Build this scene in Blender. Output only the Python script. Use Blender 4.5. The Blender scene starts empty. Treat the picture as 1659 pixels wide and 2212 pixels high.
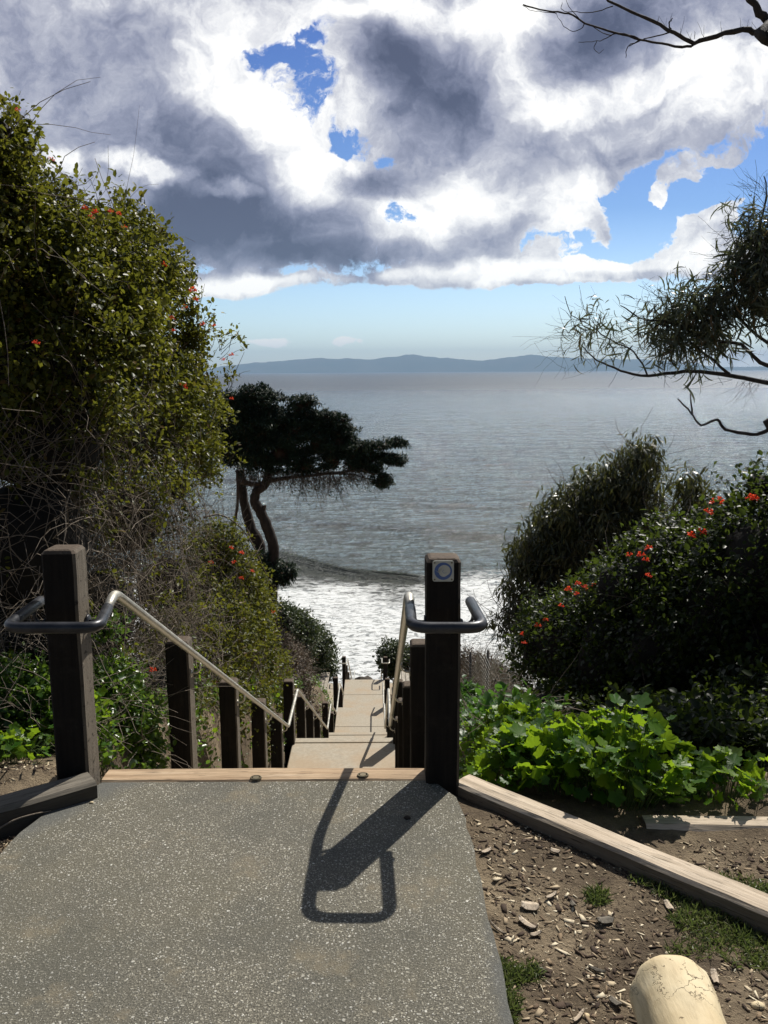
import bpy, bmesh, math, random
import numpy as np
from mathutils import Vector, Matrix, Euler, noise as mnoise

R = math.radians
S = bpy.context.scene
COL = S.collection
random.seed(7)

# ------------------------------------------------------------------ camera
H = 1.65; FPX = 1855.0; CX, CY = 829.5, 1106.0
cam_d = bpy.data.cameras.new('camera'); cam = bpy.data.objects.new('camera', cam_d); COL.objects.link(cam)
cam.location = (0, 0, H)
cam.rotation_euler = (R(90 - 9.28), R(0.35), 0)
cam_d.sensor_fit = 'VERTICAL'; cam_d.sensor_height = 36; cam_d.lens = 36 * FPX / 2212
cam_d.clip_start = 0.05; cam_d.clip_end = 200000
S.camera = cam
S.render.resolution_x = 768; S.render.resolution_y = 1024
S.view_settings.view_transform = 'Standard'; S.view_settings.look = 'None'
S.view_settings.exposure = 0.15; S.view_settings.gamma = 1.0
CM = cam.rotation_euler.to_matrix()

def ray(px, py):
    return CM @ Vector(((px - CX) / FPX, (CY - py) / FPX, -1.0))
def at(px, py, Y):
    d = ray(px, py); return Vector((0, 0, H)) + d * (Y / d.y)
def gp(px, py, z=0.0):
    d = ray(px, py); return Vector((0, 0, H)) + d * ((z - H) / d.z)
def uv(px, py):
    d = ray(px, py); return d.x / d.y, d.z / d.y

# ------------------------------------------------------------------ sun
SUN_EL, SUN_AZ = 48.0, 30.8           # azimuth: degrees to the right (+X) of straight ahead (+Y)
sl = bpy.data.lights.new('sun', 'SUN'); sl.energy = 5.0; sl.angle = R(0.55); sl.color = (1.0, 0.95, 0.86)
so = bpy.data.objects.new('sun', sl); COL.objects.link(so)
sd = Vector((math.sin(R(SUN_AZ)) * math.cos(R(SUN_EL)), math.cos(R(SUN_AZ)) * math.cos(R(SUN_EL)), math.sin(R(SUN_EL))))
so.rotation_euler = (-sd).to_track_quat('-Z', 'Y').to_euler()
so.location = sd * 50

# ------------------------------------------------------------------ node helper
class NT:
    def __init__(s, tree): s.t = tree; tree.nodes.clear()
    def n(s, typ, _out=0, **kw):
        nd = s.t.nodes.new(typ)
        ins = kw.pop('i', {})
        for k, v in kw.items(): setattr(nd, k, v)
        for k, v in ins.items():
            sock = nd.inputs[k]
            if isinstance(v, bpy.types.NodeSocket): s.t.links.new(v, sock)
            else: sock.default_value = v
        return nd.outputs[_out]
    def m(s, op, a, b=0.0, clamp=False, c=0.0):
        return s.n('ShaderNodeMath', operation=op, use_clamp=clamp, i={0: a, 1: b, 2: c})
    def v(s, op, a, b=(0, 0, 0), scale=None):
        i = {0: a, 1: b}
        if scale is not None: i['Scale'] = scale
        return s.n('ShaderNodeVectorMath', operation=op, i=i)
    def mix(s, f, a, b, blend='MIX'):
        nd = s.t.nodes.new('ShaderNodeMix'); nd.data_type = 'RGBA'; nd.blend_type = blend
        for idx, val in ((0, f), (6, a), (7, b)):
            if isinstance(val, bpy.types.NodeSocket): s.t.links.new(val, nd.inputs[idx])
            else:
                if idx and len(val) == 3: val = (*val, 1)
                nd.inputs[idx].default_value = val
        return nd.outputs[2]
    def noise(s, vec, scale, detail=4, rough=0.55, dist=0.0, dim='3D', out=0):
        return s.n('ShaderNodeTexNoise', out, noise_dimensions=dim, i={'Vector': vec, 'Scale': scale, 'Detail': detail, 'Roughness': rough, 'Distortion': dist})
    def ramp(s, fac, stops, interp='LINEAR'):
        nd = s.t.nodes.new('ShaderNodeValToRGB'); cr = nd.color_ramp; cr.interpolation = interp
        while len(cr.elements) < len(stops): cr.elements.new(0.5)
        for e, (p, c) in zip(cr.elements, stops):
            e.position = p; e.color = (*c, 1) if len(c) == 3 else c
        s.t.links.new(fac, nd.inputs[0]); return nd.outputs[0]
    def mr(s, val, a, b, c=0.0, d=1.0, interp='SMOOTHSTEP'):
        return s.n('ShaderNodeMapRange', interpolation_type=interp, i={0: val, 1: a, 2: b, 3: c, 4: d})
    def mapping(s, vec, loc=(0, 0, 0), rot=(0, 0, 0), scale=(1, 1, 1), vt='POINT'):
        return s.n('ShaderNodeMapping', vector_type=vt, i={'Vector': vec, 'Location': loc, 'Rotation': rot, 'Scale': scale})

# ------------------------------------------------------------------ world: Nishita sky with cloud cover
W = bpy.data.worlds.new('World'); S.world = W; W.use_nodes = True
t = NT(W.node_tree)
BG = 0.1
sky = t.n('ShaderNodeTexSky', sky_type='NISHITA', sun_disc=False, sun_elevation=R(SUN_EL), sun_rotation=R(SUN_AZ), altitude=50, air_density=1.0, dust_density=0.6, ozone_density=2.0)
tc = t.n('ShaderNodeTexCoord', 0)
dn = t.v('NORMALIZE', tc)
sx = t.t.nodes.new('ShaderNodeSeparateXYZ'); t.t.links.new(dn, sx.inputs[0])
dx, dy, dz = sx.outputs
dys = t.m('MAXIMUM', dy, 0.12)
U = t.m('DIVIDE', dx, dys); V = t.m('DIVIDE', dz, dys)
uvv = t.n('ShaderNodeCombineXYZ', i={0: U, 1: V, 2: 0.0})
n1 = t.noise(uvv, 7, 3, 0.5, out=1); n2 = t.noise(uvv, 22, 4, 0.6, out=1)
w1 = t.v('SCALE', t.v('SUBTRACT', n1, (.5, .5, .5)), scale=0.11)
w2 = t.v('SCALE', t.v('SUBTRACT', n2, (.5, .5, .5)), scale=0.055)
wv_ = t.v('MULTIPLY', t.v('ADD', w1, w2), t.n('ShaderNodeCombineXYZ', i={0: 1.0, 1: t.mr(V, .08, .30, .35, 1.0), 2: 1.0}))
wuv = t.v('ADD', uvv, wv_)
wsoft = t.v('ADD', uvv, w1)
def blobs(src, lst):
    """sum of soft ellipses: (px, py, rx, ry, rot_deg, amount)"""
    acc = None
    for (px, py, rx, ry, ro, am) in lst:
        u0, v0 = uv(px, py)
        mp = t.mapping(src, (u0, v0, 0), (0, 0, R(ro)), (rx / FPX, ry / FPX, 1), 'TEXTURE')
        g = t.n('ShaderNodeTexGradient', 1, gradient_type='SPHERICAL', i={0: mp})
        g = t.m('MULTIPLY', t.m('SMOOTH_MIN', t.m('MULTIPLY', g, 1.6), 1.0, c=0.3), am)
        acc = g if acc is None else t.m('ADD', acc, g)
    return acc
vlow = uv(800, 600)[1]
edge = t.noise(t.mapping(uvv, scale=(3.0, 9.0, 1)), 4, 6, 0.6)
base = t.mr(t.m('ADD', V, t.m('MULTIPLY', t.m('SUBTRACT', edge, .5), .02)), vlow - .008, vlow + .03, 0.0, 1.0)
holes = blobs(wuv, [
    (628, 112, 95, 45, -8, .95), (655, 195, 62, 75, 20, 0.85), (600, 160, 50, 40, 0, .4), (757, 300, 58, 42, 0, 0.95), (862, 472, 38, 62, 10, 0.9), (700, 80, 50, 30, 0, .3),
    (842, 345, 36, 20, 0, .6), (1700, 370, 330, 120, 14, 1.25), (1560, 480, 330, 140, 0, 1.2), (1340, 500, 130, 90, -20, 1.2), (1200, 525, 120, 30, 8, 1.0),
    (1400, 430, 150, 80, 20, .8), (1330, 560, 300, 36, 6, .95), (985, 520, 70, 22, 0, .3), (1700, 590, 130, 60, 0, .7), (1090, 492, 60, 22, 0, .35)])
adds = blobs(wuv, [
    (1475, 400, 85, 42, 38, 2.3), (1430, 432, 45, 36, 0, 1.6), (1500, 500, 95, 50, 15, 2.2), (1565, 480, 50, 55, 0, 1.6),
    (1530, 560, 240, 48, 3, 1.7), (1300, 580, 260, 30, 6, 1.5), (1100, 590, 330, 30, 2, 1.4), (1260, 470, 80, 60, -30, 1.3),
    (1170, 410, 110, 100, -50, 1.1), (1290, 505, 30, 42, 10, 1.0), (1060, 470, 200, 90, 0, .8), (606, 735, 46, 12, 0, 1.15),
    (751, 736, 20, 9, 0, 1.1), (480, 612, 200, 32, 0, 1.5), (700, 605, 330, 14, 0, .5), (1640, 775, 230, 30, 0, 1.3), (1545, 345, 32, 16, 0, .7), (1390, 525, 30, 16, 0, .6),
    (1180, 545, 60, 22, 20, .7)])
fb = t.noise(wuv, 9, 9, 0.62)
fbs = t.m('ADD', t.m('MULTIPLY', t.m('SUBTRACT', fb, .5), 2.0), t.m('MULTIPLY', t.m('SUBTRACT', t.noise(wuv, 38, 7, .68), .5), 2.4))
namp = t.m('MAXIMUM', t.mr(holes, 0.0, .45, .25, 1.0), t.m('MULTIPLY', t.mr(V, uv(800, 490)[1], uv(800, 560)[1], .25, .8), t.mr(V, vlow - .012, vlow, .35, 1.0)))
fbs = t.m('MULTIPLY', fbs, t.m('MULTIPLY', namp, 1.35))
dens = t.m('ADD', t.m('SUBTRACT', t.m('ADD', base, adds), t.m('MULTIPLY', holes, 1.10)), t.m('SUBTRACT', fbs, t.mr(V, vlow, vlow - .02, 0, .12)))
cover = t.mr(dens, 0.12, t.mr(V, uv(800, 480)[1], uv(800, 300)[1], .60, .80))
# light and dark of the clouds (thick shaded bases, sunlit tops)
bright = blobs(wuv, [
    (520, 160, 260, 130, -20, .55), (720, 60, 300, 110, 0, .45), (620, 300, 230, 90, -35, .45), (1120, 90, 150, 210, 10, .9), (980, 20, 300, 60, 0, .5),
    (760, 210, 100, 160, 0, .35), (1000, 360, 200, 60, 20, .25), (1480, 215, 420, 80, 15, .35), (640, 400, 160, 70, 25, .45), (1330, 190, 330, 50, 18, .5),
    (330, 380, 110, 30, -14, .75), (470, 430, 70, 22, 0, .75), (170, 365, 60, 40, 0, .7), (860, 500, 190, 80, 10, .5), (760, 598, 300, 14, 3, .25), (480, 614, 200, 26, 0, .6),
    (1470, 410, 130, 80, 30, .45), (1480, 480, 220, 60, 0, .4), (1400, 560, 400, 50, 4, .6), (1080, 590, 300, 30, 0, .55), (1200, 430, 200, 130, 0, .4), (950, 440, 180, 90, 0, .35), (640, 735, 250, 40, 0, .8), (1640, 775, 300, 60, 0, .6)])
dark = blobs(wsoft, [(900, 1500, 10, 10, 0, 0),
    (900, 150, 230, 130, -12, 1.0), (820, 120, 110, 90, 0, .35), (830, 392, 170, 42, 0, .65), (560, 500, 330, 95, -6, .85), (700, 570, 260, 34, 3, .6), (420, 470, 220, 160, -20, .45),
    (1250, 75, 220, 100, 15, .70), (1420, 20, 330, 60, 0, .35), (120, 200, 330, 240, 0, .22), (430, 330, 220, 130, -25, .28), (1020, 310, 260, 110, 0, .35),
    (300, 60, 220, 70, 0, .2), (1380, 590, 260, 16, 4, .45), (1350, 320, 120, 30, 0, .15), (1200, 250, 260, 110, 0, .2), (900, 560, 120, 30, 0, .3), (1060, 520, 90, 50, 0, .25), (1540, 520, 80, 30, 0, .3)])
fs = t.m('ADD', t.m('SUBTRACT', t.noise(wuv, 16, 9, 0.62), .5), t.m('MULTIPLY', t.m('SUBTRACT', t.noise(wuv, 45, 5, .6), .5), .35))
fs2 = t.m('SUBTRACT', t.noise(wsoft, 5, 4, 0.5), .5)
shade = t.m('ADD', t.m('ADD', t.m('SUBTRACT', t.m('ADD', .60, t.m('MULTIPLY', bright, .58)), t.m('MULTIPLY', dark, .56)), t.m('MULTIPLY', fs, 1.05)), t.m('MULTIPLY', fs2, .65))
# edges of the clouds let the light through
shade = t.m('ADD', shade, t.mr(dens, .2, .7, .12, 0.0))
cc = t.ramp(shade, [(0.0, (.08, .09, .145)), (.2, (.15, .165, .24)), (.42, (.30, .315, .41)), (.62, (.50, .51, .58)), (.82, (.86, .86, .87)), (1.0, (1.15, 1.13, 1.08))])
cc = t.v('SCALE', cc, scale=1 / BG)
skyc = t.v('MULTIPLY', sky, t.ramp(t.m('MULTIPLY', V, 2.5), [(0.0, (1.25, 1.40, 1.60)), (.22, (.98, 1.12, 1.30)), (.45, (.50, .68, .96)), (1.0, (.28, .42, .80))]))
front = t.mix(t.m('MULTIPLY', cover, .97), skyc, cc)
# the rest of the sky (behind and overhead): broken cloud
f3 = t.noise(dn, 2.6, 6, 0.6)
back = t.mix(t.mr(f3, .5, .64, 0, .7), t.v('SCALE', sky, scale=.40), tuple(c / BG for c in (.16, .18, .22)))
skyall = t.mix(t.mr(dy, .15, .4), back, front)
lp = t.n('ShaderNodeBackground', i={'Color': skyall, 'Strength': BG})
t.n('ShaderNodeOutputWorld', i={0: lp}) if False else t.t.links.new(lp, t.t.nodes.new('ShaderNodeOutputWorld').inputs[0])
W.cycles.sampling_method = 'MANUAL'; W.cycles.sample_map_resolution = 1024

# ------------------------------------------------------------------ object helpers
def tag(o, label=None, cat=None, group=None, kind=None):
    if label: o['label'] = label
    if cat: o['category'] = cat
    if group: o['group'] = group
    if kind: o['kind'] = kind
    return o
def empty(name, loc=(0, 0, 0)):
    o = bpy.data.objects.new(name, None); COL.objects.link(o); o.location = loc; o.empty_display_size = .2
    return o
def link(name, me, parent=None):
    o = bpy.data.objects.new(name, me); COL.objects.link(o)
    if parent is not None:
        o.parent = parent
        pl = Vector((0, 0, 0)); p = parent
        while p is not None: pl += p.location; p = p.parent
        o.location = -pl            # meshes are written in world coordinates
    return o
def np_mesh(name, V_, F_, mat, parent=None, smooth=False, attr=None):
    """V_ (n,3) array, F_ (m,k) array"""
    me = bpy.data.meshes.new(name)
    V_ = np.asarray(V_, dtype=np.float32); F_ = np.asarray(F_, dtype=np.int32)
    m, k = F_.shape
    me.vertices.add(len(V_)); me.vertices.foreach_set('co', V_.ravel())
    me.loops.add(m * k); me.loops.foreach_set('vertex_index', F_.ravel())
    me.polygons.add(m)
    me.polygons.foreach_set('loop_start', np.arange(0, m * k, k, dtype=np.int32))
    me.polygons.foreach_set('loop_total', np.full(m, k, dtype=np.int32))
    if smooth: me.polygons.foreach_set('use_smooth', np.ones(m, dtype=bool))
    me.update(calc_edges=True); me.validate()
    me.materials.append(mat)
    return link(name, me, parent)
def bm_obj(name, bm, mat, parent=None, smooth=False):
    me = bpy.data.meshes.new(name)
    bmesh.ops.recalc_face_normals(bm, faces=bm.faces[:])
    bm.to_mesh(me); bm.free()
    for p in me.polygons: p.use_smooth = smooth
    me.materials.append(mat)
    return link(name, me, parent)
def add_box(bm, c, size, rot=None, bevel=0.0, seg=2):
    m = Matrix.Translation(Vector(c)) @ (rot.to_4x4() if rot else Matrix.Identity(4)) @ Matrix.Diagonal((*size, 1))
    r = bmesh.ops.create_cube(bm, size=1.0, matrix=m)
    if bevel > 0:
        es = list({e for v in r['verts'] for e in v.link_edges})
        bmesh.ops.bevel(bm, geom=es, offset=bevel, segments=seg, affect='EDGES', profile=.6)
def fillet(pts, r, n=6):
    out = [Vector(pts[0])]
    for i in range(1, len(pts) - 1):
        p = Vector(pts[i]); a = Vector(pts[i - 1]) - p; b = Vector(pts[i + 1]) - p
        rr = min(r, a.length * .45, b.length * .45); a = p + a.normalized() * rr; b = p + b.normalized() * rr
        for k in range(n + 1):
            s = k / n; out.append(a * (1 - s) ** 2 + p * 2 * s * (1 - s) + b * s * s)
    out.append(Vector(pts[-1])); return out
def add_tube(bm, pts, rad, seg=12, caps=True):
    pts = [Vector(p) for p in pts]; rings = []
    rads = rad if hasattr(rad, '__len__') else [rad] * len(pts)
    up = None
    for i, p in enumerate(pts):
        d = (pts[min(i + 1, len(pts) - 1)] - pts[max(i - 1, 0)]).normalized()
        if up is None:
            up = d.orthogonal().normalized()
        up = (up - d * up.dot(d)).normalized(); s = d.cross(up)
        rings.append([bm.verts.new(p + (up * math.cos(a) + s * math.sin(a)) * rads[i]) for a in [2 * math.pi * k / seg for k in range(seg)]])
    for a, b in zip(rings, rings[1:]):
        for k in range(seg): bm.faces.new((a[k], a[(k + 1) % seg], b[(k + 1) % seg], b[k]))
    if caps:
        bm.faces.new(rings[0]); bm.faces.new(rings[-1][::-1])
def limb(name, pts, r0, r1, mat, parent, seg=10, wob=.0, sub=4):
    """tapered, slightly knotted branch through points"""
    P = [Vector(p) for p in pts]; out = []
    for i in range(len(P) - 1):
        a, b = P[max(i - 1, 0)], P[i]; c, d = P[i + 1], P[min(i + 2, len(P) - 1)]
        for k in range(sub):
            s = k / sub
            q = .5 * ((2 * b) + (c - a) * s + (2 * a - 5 * b + 4 * c - d) * s * s + (3 * b - a - 3 * c + d) * s ** 3)
            out.append(q + Vector([random.uniform(-wob, wob) for _ in range(3)]))
    out.append(P[-1]); n = len(out)
    bm = bmesh.new()
    add_tube(bm, out, [(r0 + (r1 - r0) * (i / (n - 1)) ** .8) * random.uniform(.92, 1.1) for i in range(n)], seg)
    if name is None: return bm
    return bm_obj(name, bm, mat, parent, True)

# ---- numpy scatter helpers
rng = np.random.default_rng(11)
def frames(a, n):
    a = a / np.linalg.norm(a, axis=1, keepdims=True)
    n = n - a * np.sum(a * n, axis=1, keepdims=True)
    n = n / np.maximum(np.linalg.norm(n, axis=1, keepdims=True), 1e-6)
    return np.cross(a, n), a, n
def inst(tv, tf, pos, a, n, size, wid=None):
    """copies of a template (x across, y along, z normal) at pos, as ONE mesh's arrays"""
    X, Y, Z = frames(a, n); tv = np.asarray(tv, float); N = len(pos)
    size = np.broadcast_to(size, (N,))[:, None, None]
    wid = size if wid is None else np.broadcast_to(wid, (N,))[:, None, None]
    V_ = pos[:, None, :] + tv[None, :, 0:1] * X[:, None, :] * wid + tv[None, :, 1:2] * Y[:, None, :] * size + tv[None, :, 2:3] * Z[:, None, :] * size
    tf = np.asarray(tf); F_ = tf[None] + (np.arange(N) * len(tv))[:, None, None]
    return V_.reshape(-1, 3), F_.reshape(-1, tf.shape[1])
def unit(N):
    v = rng.normal(size=(N, 3)); return v / np.linalg.norm(v, axis=1, keepdims=True)
OVAL = ([(0, 0, 0), (.30, .35, .10), (.24, .75, .06), (0, 1, -.06), (-.24, .75, .06), (-.30, .35, .10), (0, .4, 0), (0, .75, -.01)],
        [(0, 1, 2, 6), (6, 2, 3, 7), (0, 6, 4, 5), (6, 7, 3, 4)])
def strip(nseg=4, w=.5, curl=.25):
    v, f = [], []
    for i in range(nseg + 1):
        s = i / nseg; ww = w * math.sin(math.pi * (0.08 + .9 * s)) ** .8
        y = math.sin(s * curl * 2) / (curl * 2); z = -(1 - math.cos(s * curl * 2)) / (curl * 2)
        v += [(-ww, y, z), (ww, y, z)]
        if i: f.append((2 * i - 2, 2 * i - 1, 2 * i + 1, 2 * i))
    return v, f
def merge(parts):
    Vs, Fs, o = [], [], 0
    for v, f in parts: Vs.append(v); Fs.append(f + o); o += len(v)
    return np.concatenate(Vs), np.concatenate(Fs)
def tubes(P, rad):
    """P (N,k,3) polylines -> three-sided tapering twigs; rad (N,)"""
    N, k, _ = P.shape; d = P[:, -1] - P[:, 0]; d /= np.maximum(np.linalg.norm(d, axis=1, keepdims=True), 1e-6)
    h = np.where(np.abs(d[:, 2:3]) < .9, np.array([[0, 0, 1.]]), np.array([[1., 0, 0]]))
    a = np.cross(d, h); a /= np.linalg.norm(a, axis=1, keepdims=True); b = np.cross(d, a)
    ang = [0, 2.094, 4.189]; tp = np.linspace(1, .45, k)
    V_ = np.stack([P + (a * math.cos(q) + b * math.sin(q))[:, None, :] * (np.broadcast_to(rad, (N,))[:, None] * tp[None])[:, :, None] for q in ang], axis=2).reshape(-1, 3)
    f = []
    for i in range(k - 1):
        for j in range(3):
            j2 = (j + 1) % 3; f.append((i * 3 + j, i * 3 + j2, i * 3 + 3 + j2, i * 3 + 3 + j))
    F_ = np.array(f)[None] + (np.arange(N) * 3 * k)[:, None, None]
    return V_, F_.reshape(-1, 4)
def wander(start, d, L, k=5, wob=.25, droop=0.0):
    N = len(start); P = np.zeros((N, k, 3)); P[:, 0] = start; L = np.broadcast_to(L, (N,))[:, None]
    d = d / np.linalg.norm(d, axis=1, keepdims=True)
    for i in range(1, k):
        d = d + rng.normal(size=(N, 3)) * wob + np.array([0, 0, -droop]); d /= np.linalg.norm(d, axis=1, keepdims=True)
        P[:, i] = P[:, i - 1] + d * L / (k - 1)
    return P
def B(px, py, Y, r, sx=1, sy=1, sz=1, w=1.0):
    c = at(px, py, Y); rr = r * Y / FPX * .93
    return (np.array(c), np.array([rr * sx, rr * sy, rr * sz]), w)
def lump(p, s=1.0):
    return np.array([mnoise.noise(Vector(q) * s) for q in p])
def blob_pts(bl, n, lo=.8, hi=1.04, rej=.72, bump=.13, bs=1.6, keepw=True, clump=True):
    C = np.array([b[0] for b in bl]); RR = np.array([b[1] for b in bl]); wt = np.array([b[2] for b in bl]) if keepw else np.ones(len(bl))
    ar = (RR[:, 0] * RR[:, 2]) * wt; pr = ar / ar.sum()
    k = rng.choice(len(bl), n, p=pr); d = unit(n)
    f = rng.uniform(lo, hi, n) * (1 + bump * 2 * lump(C[k] + d * RR[k], bs / max(.3, RR.mean()) ))
    p = C[k] + d * RR[k] * f[:, None]
    ok = lump(p, 2.6 / max(.35, min(1.2, RR.mean()))) > rng.uniform(-.55, -.08, n) if clump else np.ones(n, bool)
    for j in range(len(bl)):
        q = np.linalg.norm((p - C[j]) / RR[j], axis=1); ok &= ~((q < rej) & (k != j))
    return p[ok], d[ok], k[ok]
def sprigs(p, d, per, spread, L, tmpl, size, up=.3, droop=0., wid=None, flat=.6):
    """a little spray of leaves at each point"""
    N = len(p); sd_ = d + rng.normal(size=(N, 3)) * .5 + np.array([0, 0, up]); sd_ /= np.linalg.norm(sd_, axis=1, keepdims=True)
    q = np.repeat(p, per, 0); s = np.repeat(sd_, per, 0); M = len(q)
    q = q + s * (rng.uniform(0, 1, M) * L)[:, None] + rng.normal(size=(M, 3)) * spread
    a = s * .5 + unit(M) * 1.0 + np.array([0, 0, -droop]); nn = unit(M) * flat + np.array([0, 0, .7]) + np.repeat(d, per, 0) * .4
    sz = size * rng.uniform(.55, 1.35, M) * np.repeat(rng.uniform(.75, 1.3, N), per)
    return inst(tmpl[0], tmpl[1], q, a, nn, sz, None if wid is None else sz * wid)
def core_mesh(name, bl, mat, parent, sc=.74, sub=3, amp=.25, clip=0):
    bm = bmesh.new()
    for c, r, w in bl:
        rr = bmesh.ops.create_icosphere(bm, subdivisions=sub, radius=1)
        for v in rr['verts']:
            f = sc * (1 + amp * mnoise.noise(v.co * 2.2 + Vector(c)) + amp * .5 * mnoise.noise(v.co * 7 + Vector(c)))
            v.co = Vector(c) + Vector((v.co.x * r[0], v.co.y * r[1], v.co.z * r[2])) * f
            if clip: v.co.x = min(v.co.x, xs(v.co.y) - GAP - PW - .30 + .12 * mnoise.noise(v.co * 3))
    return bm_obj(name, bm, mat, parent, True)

# ------------------------------------------------------------------ materials
def mat(name):
    m = bpy.data.materials.new(name); m.use_nodes = True; return m, NT(m.node_tree)
def finish(t, bsdf, disp=None):
    o = t.t.nodes.new('ShaderNodeOutputMaterial'); t.t.links.new(bsdf, o.inputs[0])
def pbsdf(t, col, rough=.7, normal=None, spec=.5, metal=0.0, **kw):
    i = {'Base Color': col if isinstance(col, bpy.types.NodeSocket) else (*col, 1), 'Roughness': rough, 'Specular IOR Level': spec, 'Metallic': metal}
    if normal is not None: i['Normal'] = normal
    return t.n('ShaderNodeBsdfPrincipled', i=i)
def bump(t, h, strength=.5, dist=.01, normal=None):
    i = {'Height': h, 'Strength': strength, 'Distance': dist}
    if normal is not None: i['Normal'] = normal
    return t.n('ShaderNodeBump', i=i)
def tco(t): return t.n('ShaderNodeTexCoord', 3)

def leaf_mat(name, c1, c2, c3, trans=.45, tcol=(.25, .45, .04), rough=.38, spec=.5, dry=None):
    m, t = mat(name)
    isl = t.n('ShaderNodeNewGeometry', 8)
    pos = t.n('ShaderNodeNewGeometry', 0)
    pn = t.noise(pos, 1.4, 3)
    f = t.m('ADD', t.m('MULTIPLY', isl, .6), t.m('MULTIPLY', pn, .5))
    col = t.ramp(f, [(.15, c1), (.5, c2), (.9, c3)])
    if dry: col = t.mix(t.mr(isl, .93, .95), col, dry)
    p = pbsdf(t, col, rough, spec=spec)
    tr = t.n('ShaderNodeBsdfTranslucent', i={'Color': t.mix(1.0, col, tuple(min(1, x * 4) for x in tcol), 'MULTIPLY') if False else t.mix(.6, col, tcol)})
    finish(t, t.n('ShaderNodeMixShader', i={0: trans, 1: p, 2: tr})); return m
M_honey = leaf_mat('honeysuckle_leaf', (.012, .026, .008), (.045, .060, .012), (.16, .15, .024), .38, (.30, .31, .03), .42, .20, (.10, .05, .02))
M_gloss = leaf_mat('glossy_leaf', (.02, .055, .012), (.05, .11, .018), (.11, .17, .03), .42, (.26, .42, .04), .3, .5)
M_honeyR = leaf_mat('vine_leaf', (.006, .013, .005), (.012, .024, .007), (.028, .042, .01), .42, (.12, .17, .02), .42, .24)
M_mallow = leaf_mat('mallow_leaf', (.015, .055, .008), (.05, .15, .015), (.15, .26, .02), .55, (.38, .55, .02), .42, .38)
M_mallowD = leaf_mat('low_mallow_leaf', (.025, .07, .014), (.04, .11, .02), (.07, .15, .03), .4, (.15, .33, .03), .42, .45)
M_euc = leaf_mat('willowy_leaf', (.016, .024, .010), (.034, .042, .016), (.09, .088, .03), .30, (.18, .19, .04), .36, .45)
M_acacia = leaf_mat('acacia_leaf', (.035, .05, .03), (.06, .075, .045), (.12, .12, .07), .28, (.18, .21, .08), .33, .55, (.16, .09, .04))
M_cyp = leaf_mat('cypress_needles', (.008, .018, .010), (.014, .03, .015), (.024, .042, .018), .08, (.04, .09, .03), .6, .25, (.05, .025, .012))
M_scrub = leaf_mat('scrub_leaf', (.02, .04, .014), (.04, .06, .02), (.07, .08, .03), .2, (.12, .17, .03), .4, .4)
M_drysc = leaf_mat('dry_scrub', (.05, .035, .025), (.09, .06, .04), (.12, .10, .06), .15, (.15, .10, .05), .6, .3)
M_grass = leaf_mat('grass_blade', (.04, .07, .018), (.08, .11, .03), (.20, .18, .09), .35, (.20, .28, .06), .45, .4)

def bark(name, c1, c2, sc=12):
    m, t = mat(name); p = t.n('ShaderNodeNewGeometry', 0)
    n = t.noise(t.mapping(p, scale=(1, 1, .35)), sc, 6, .65)
    col = t.ramp(n, [(.3, c1), (.7, c2)])
    finish(t, pbsdf(t, col, .85, bump(t, n, .7, .02), .3)); return m
M_bark = bark('rough_bark', (.025, .018, .013), (.09, .065, .05))
M_cbark = bark('cypress_bark', (.012, .009, .008), (.045, .033, .027), 9)
M_twig = bark('dry_twig', (.10, .08, .06), (.30, .25, .20), 20)
M_dtwig = bark('dark_twig', (.03, .025, .02), (.10, .08, .065), 20)
M_branch = bark('dead_branch', (.02, .018, .018), (.06, .052, .05), 18)
M_thick = bark('thicket_shade', (.006, .005, .004), (.016, .013, .010), 14)  # near-black colour stands in for the shade inside the plants
M_stem = bark('green_stem', (.05, .09, .02), (.10, .15, .04), 20)

def flower_mat():
    m, t = mat('orange_petal'); isl = t.n('ShaderNodeNewGeometry', 8)
    c = t.ramp(isl, [(0, (.55, .04, .02)), (1, (.85, .13, .04))])
    finish(t, t.n('ShaderNodeMixShader', i={0: .45, 1: pbsdf(t, c, .45), 2: t.n('ShaderNodeBsdfTranslucent', i={0: (.95, .16, .06, 1)})})); return m
M_flower = flower_mat()

# dark stained post timber
m, t = mat('stained_timber'); p = tco(t)
g = t.noise(t.mapping(p, scale=(1, 1, .06)), 55, 6, .6); s = t.noise(p, 6, 5, .6); sp = t.noise(p, 160, 3, .6)
col = t.ramp(g, [(.3, (.006, .005, .0045)), (.62, (.014, .011, .009)), (.8, (.032, .026, .021))])
col = t.mix(t.mr(s, .55, .75, 0, .4), col, (.05, .042, .034))
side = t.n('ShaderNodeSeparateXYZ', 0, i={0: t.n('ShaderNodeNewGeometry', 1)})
col = t.mix(t.m('MULTIPLY', t.mr(side, .5, .9), t.mr(t.noise(p, 35, 5, .7), .30, .45)), col, t.mix(g, (.08, .065, .05), (.22, .19, .15)))  # right-hand faces painted paler to stand for sunlight on them
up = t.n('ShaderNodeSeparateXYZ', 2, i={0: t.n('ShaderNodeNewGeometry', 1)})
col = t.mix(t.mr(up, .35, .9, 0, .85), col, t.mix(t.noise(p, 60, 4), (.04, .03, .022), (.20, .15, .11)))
hh = t.m('ADD', g, t.m('MULTIPLY', sp, .5))
finish(t, pbsdf(t, col, .85, bump(t, hh, .8, .006), .25)); M_post = m
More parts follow.
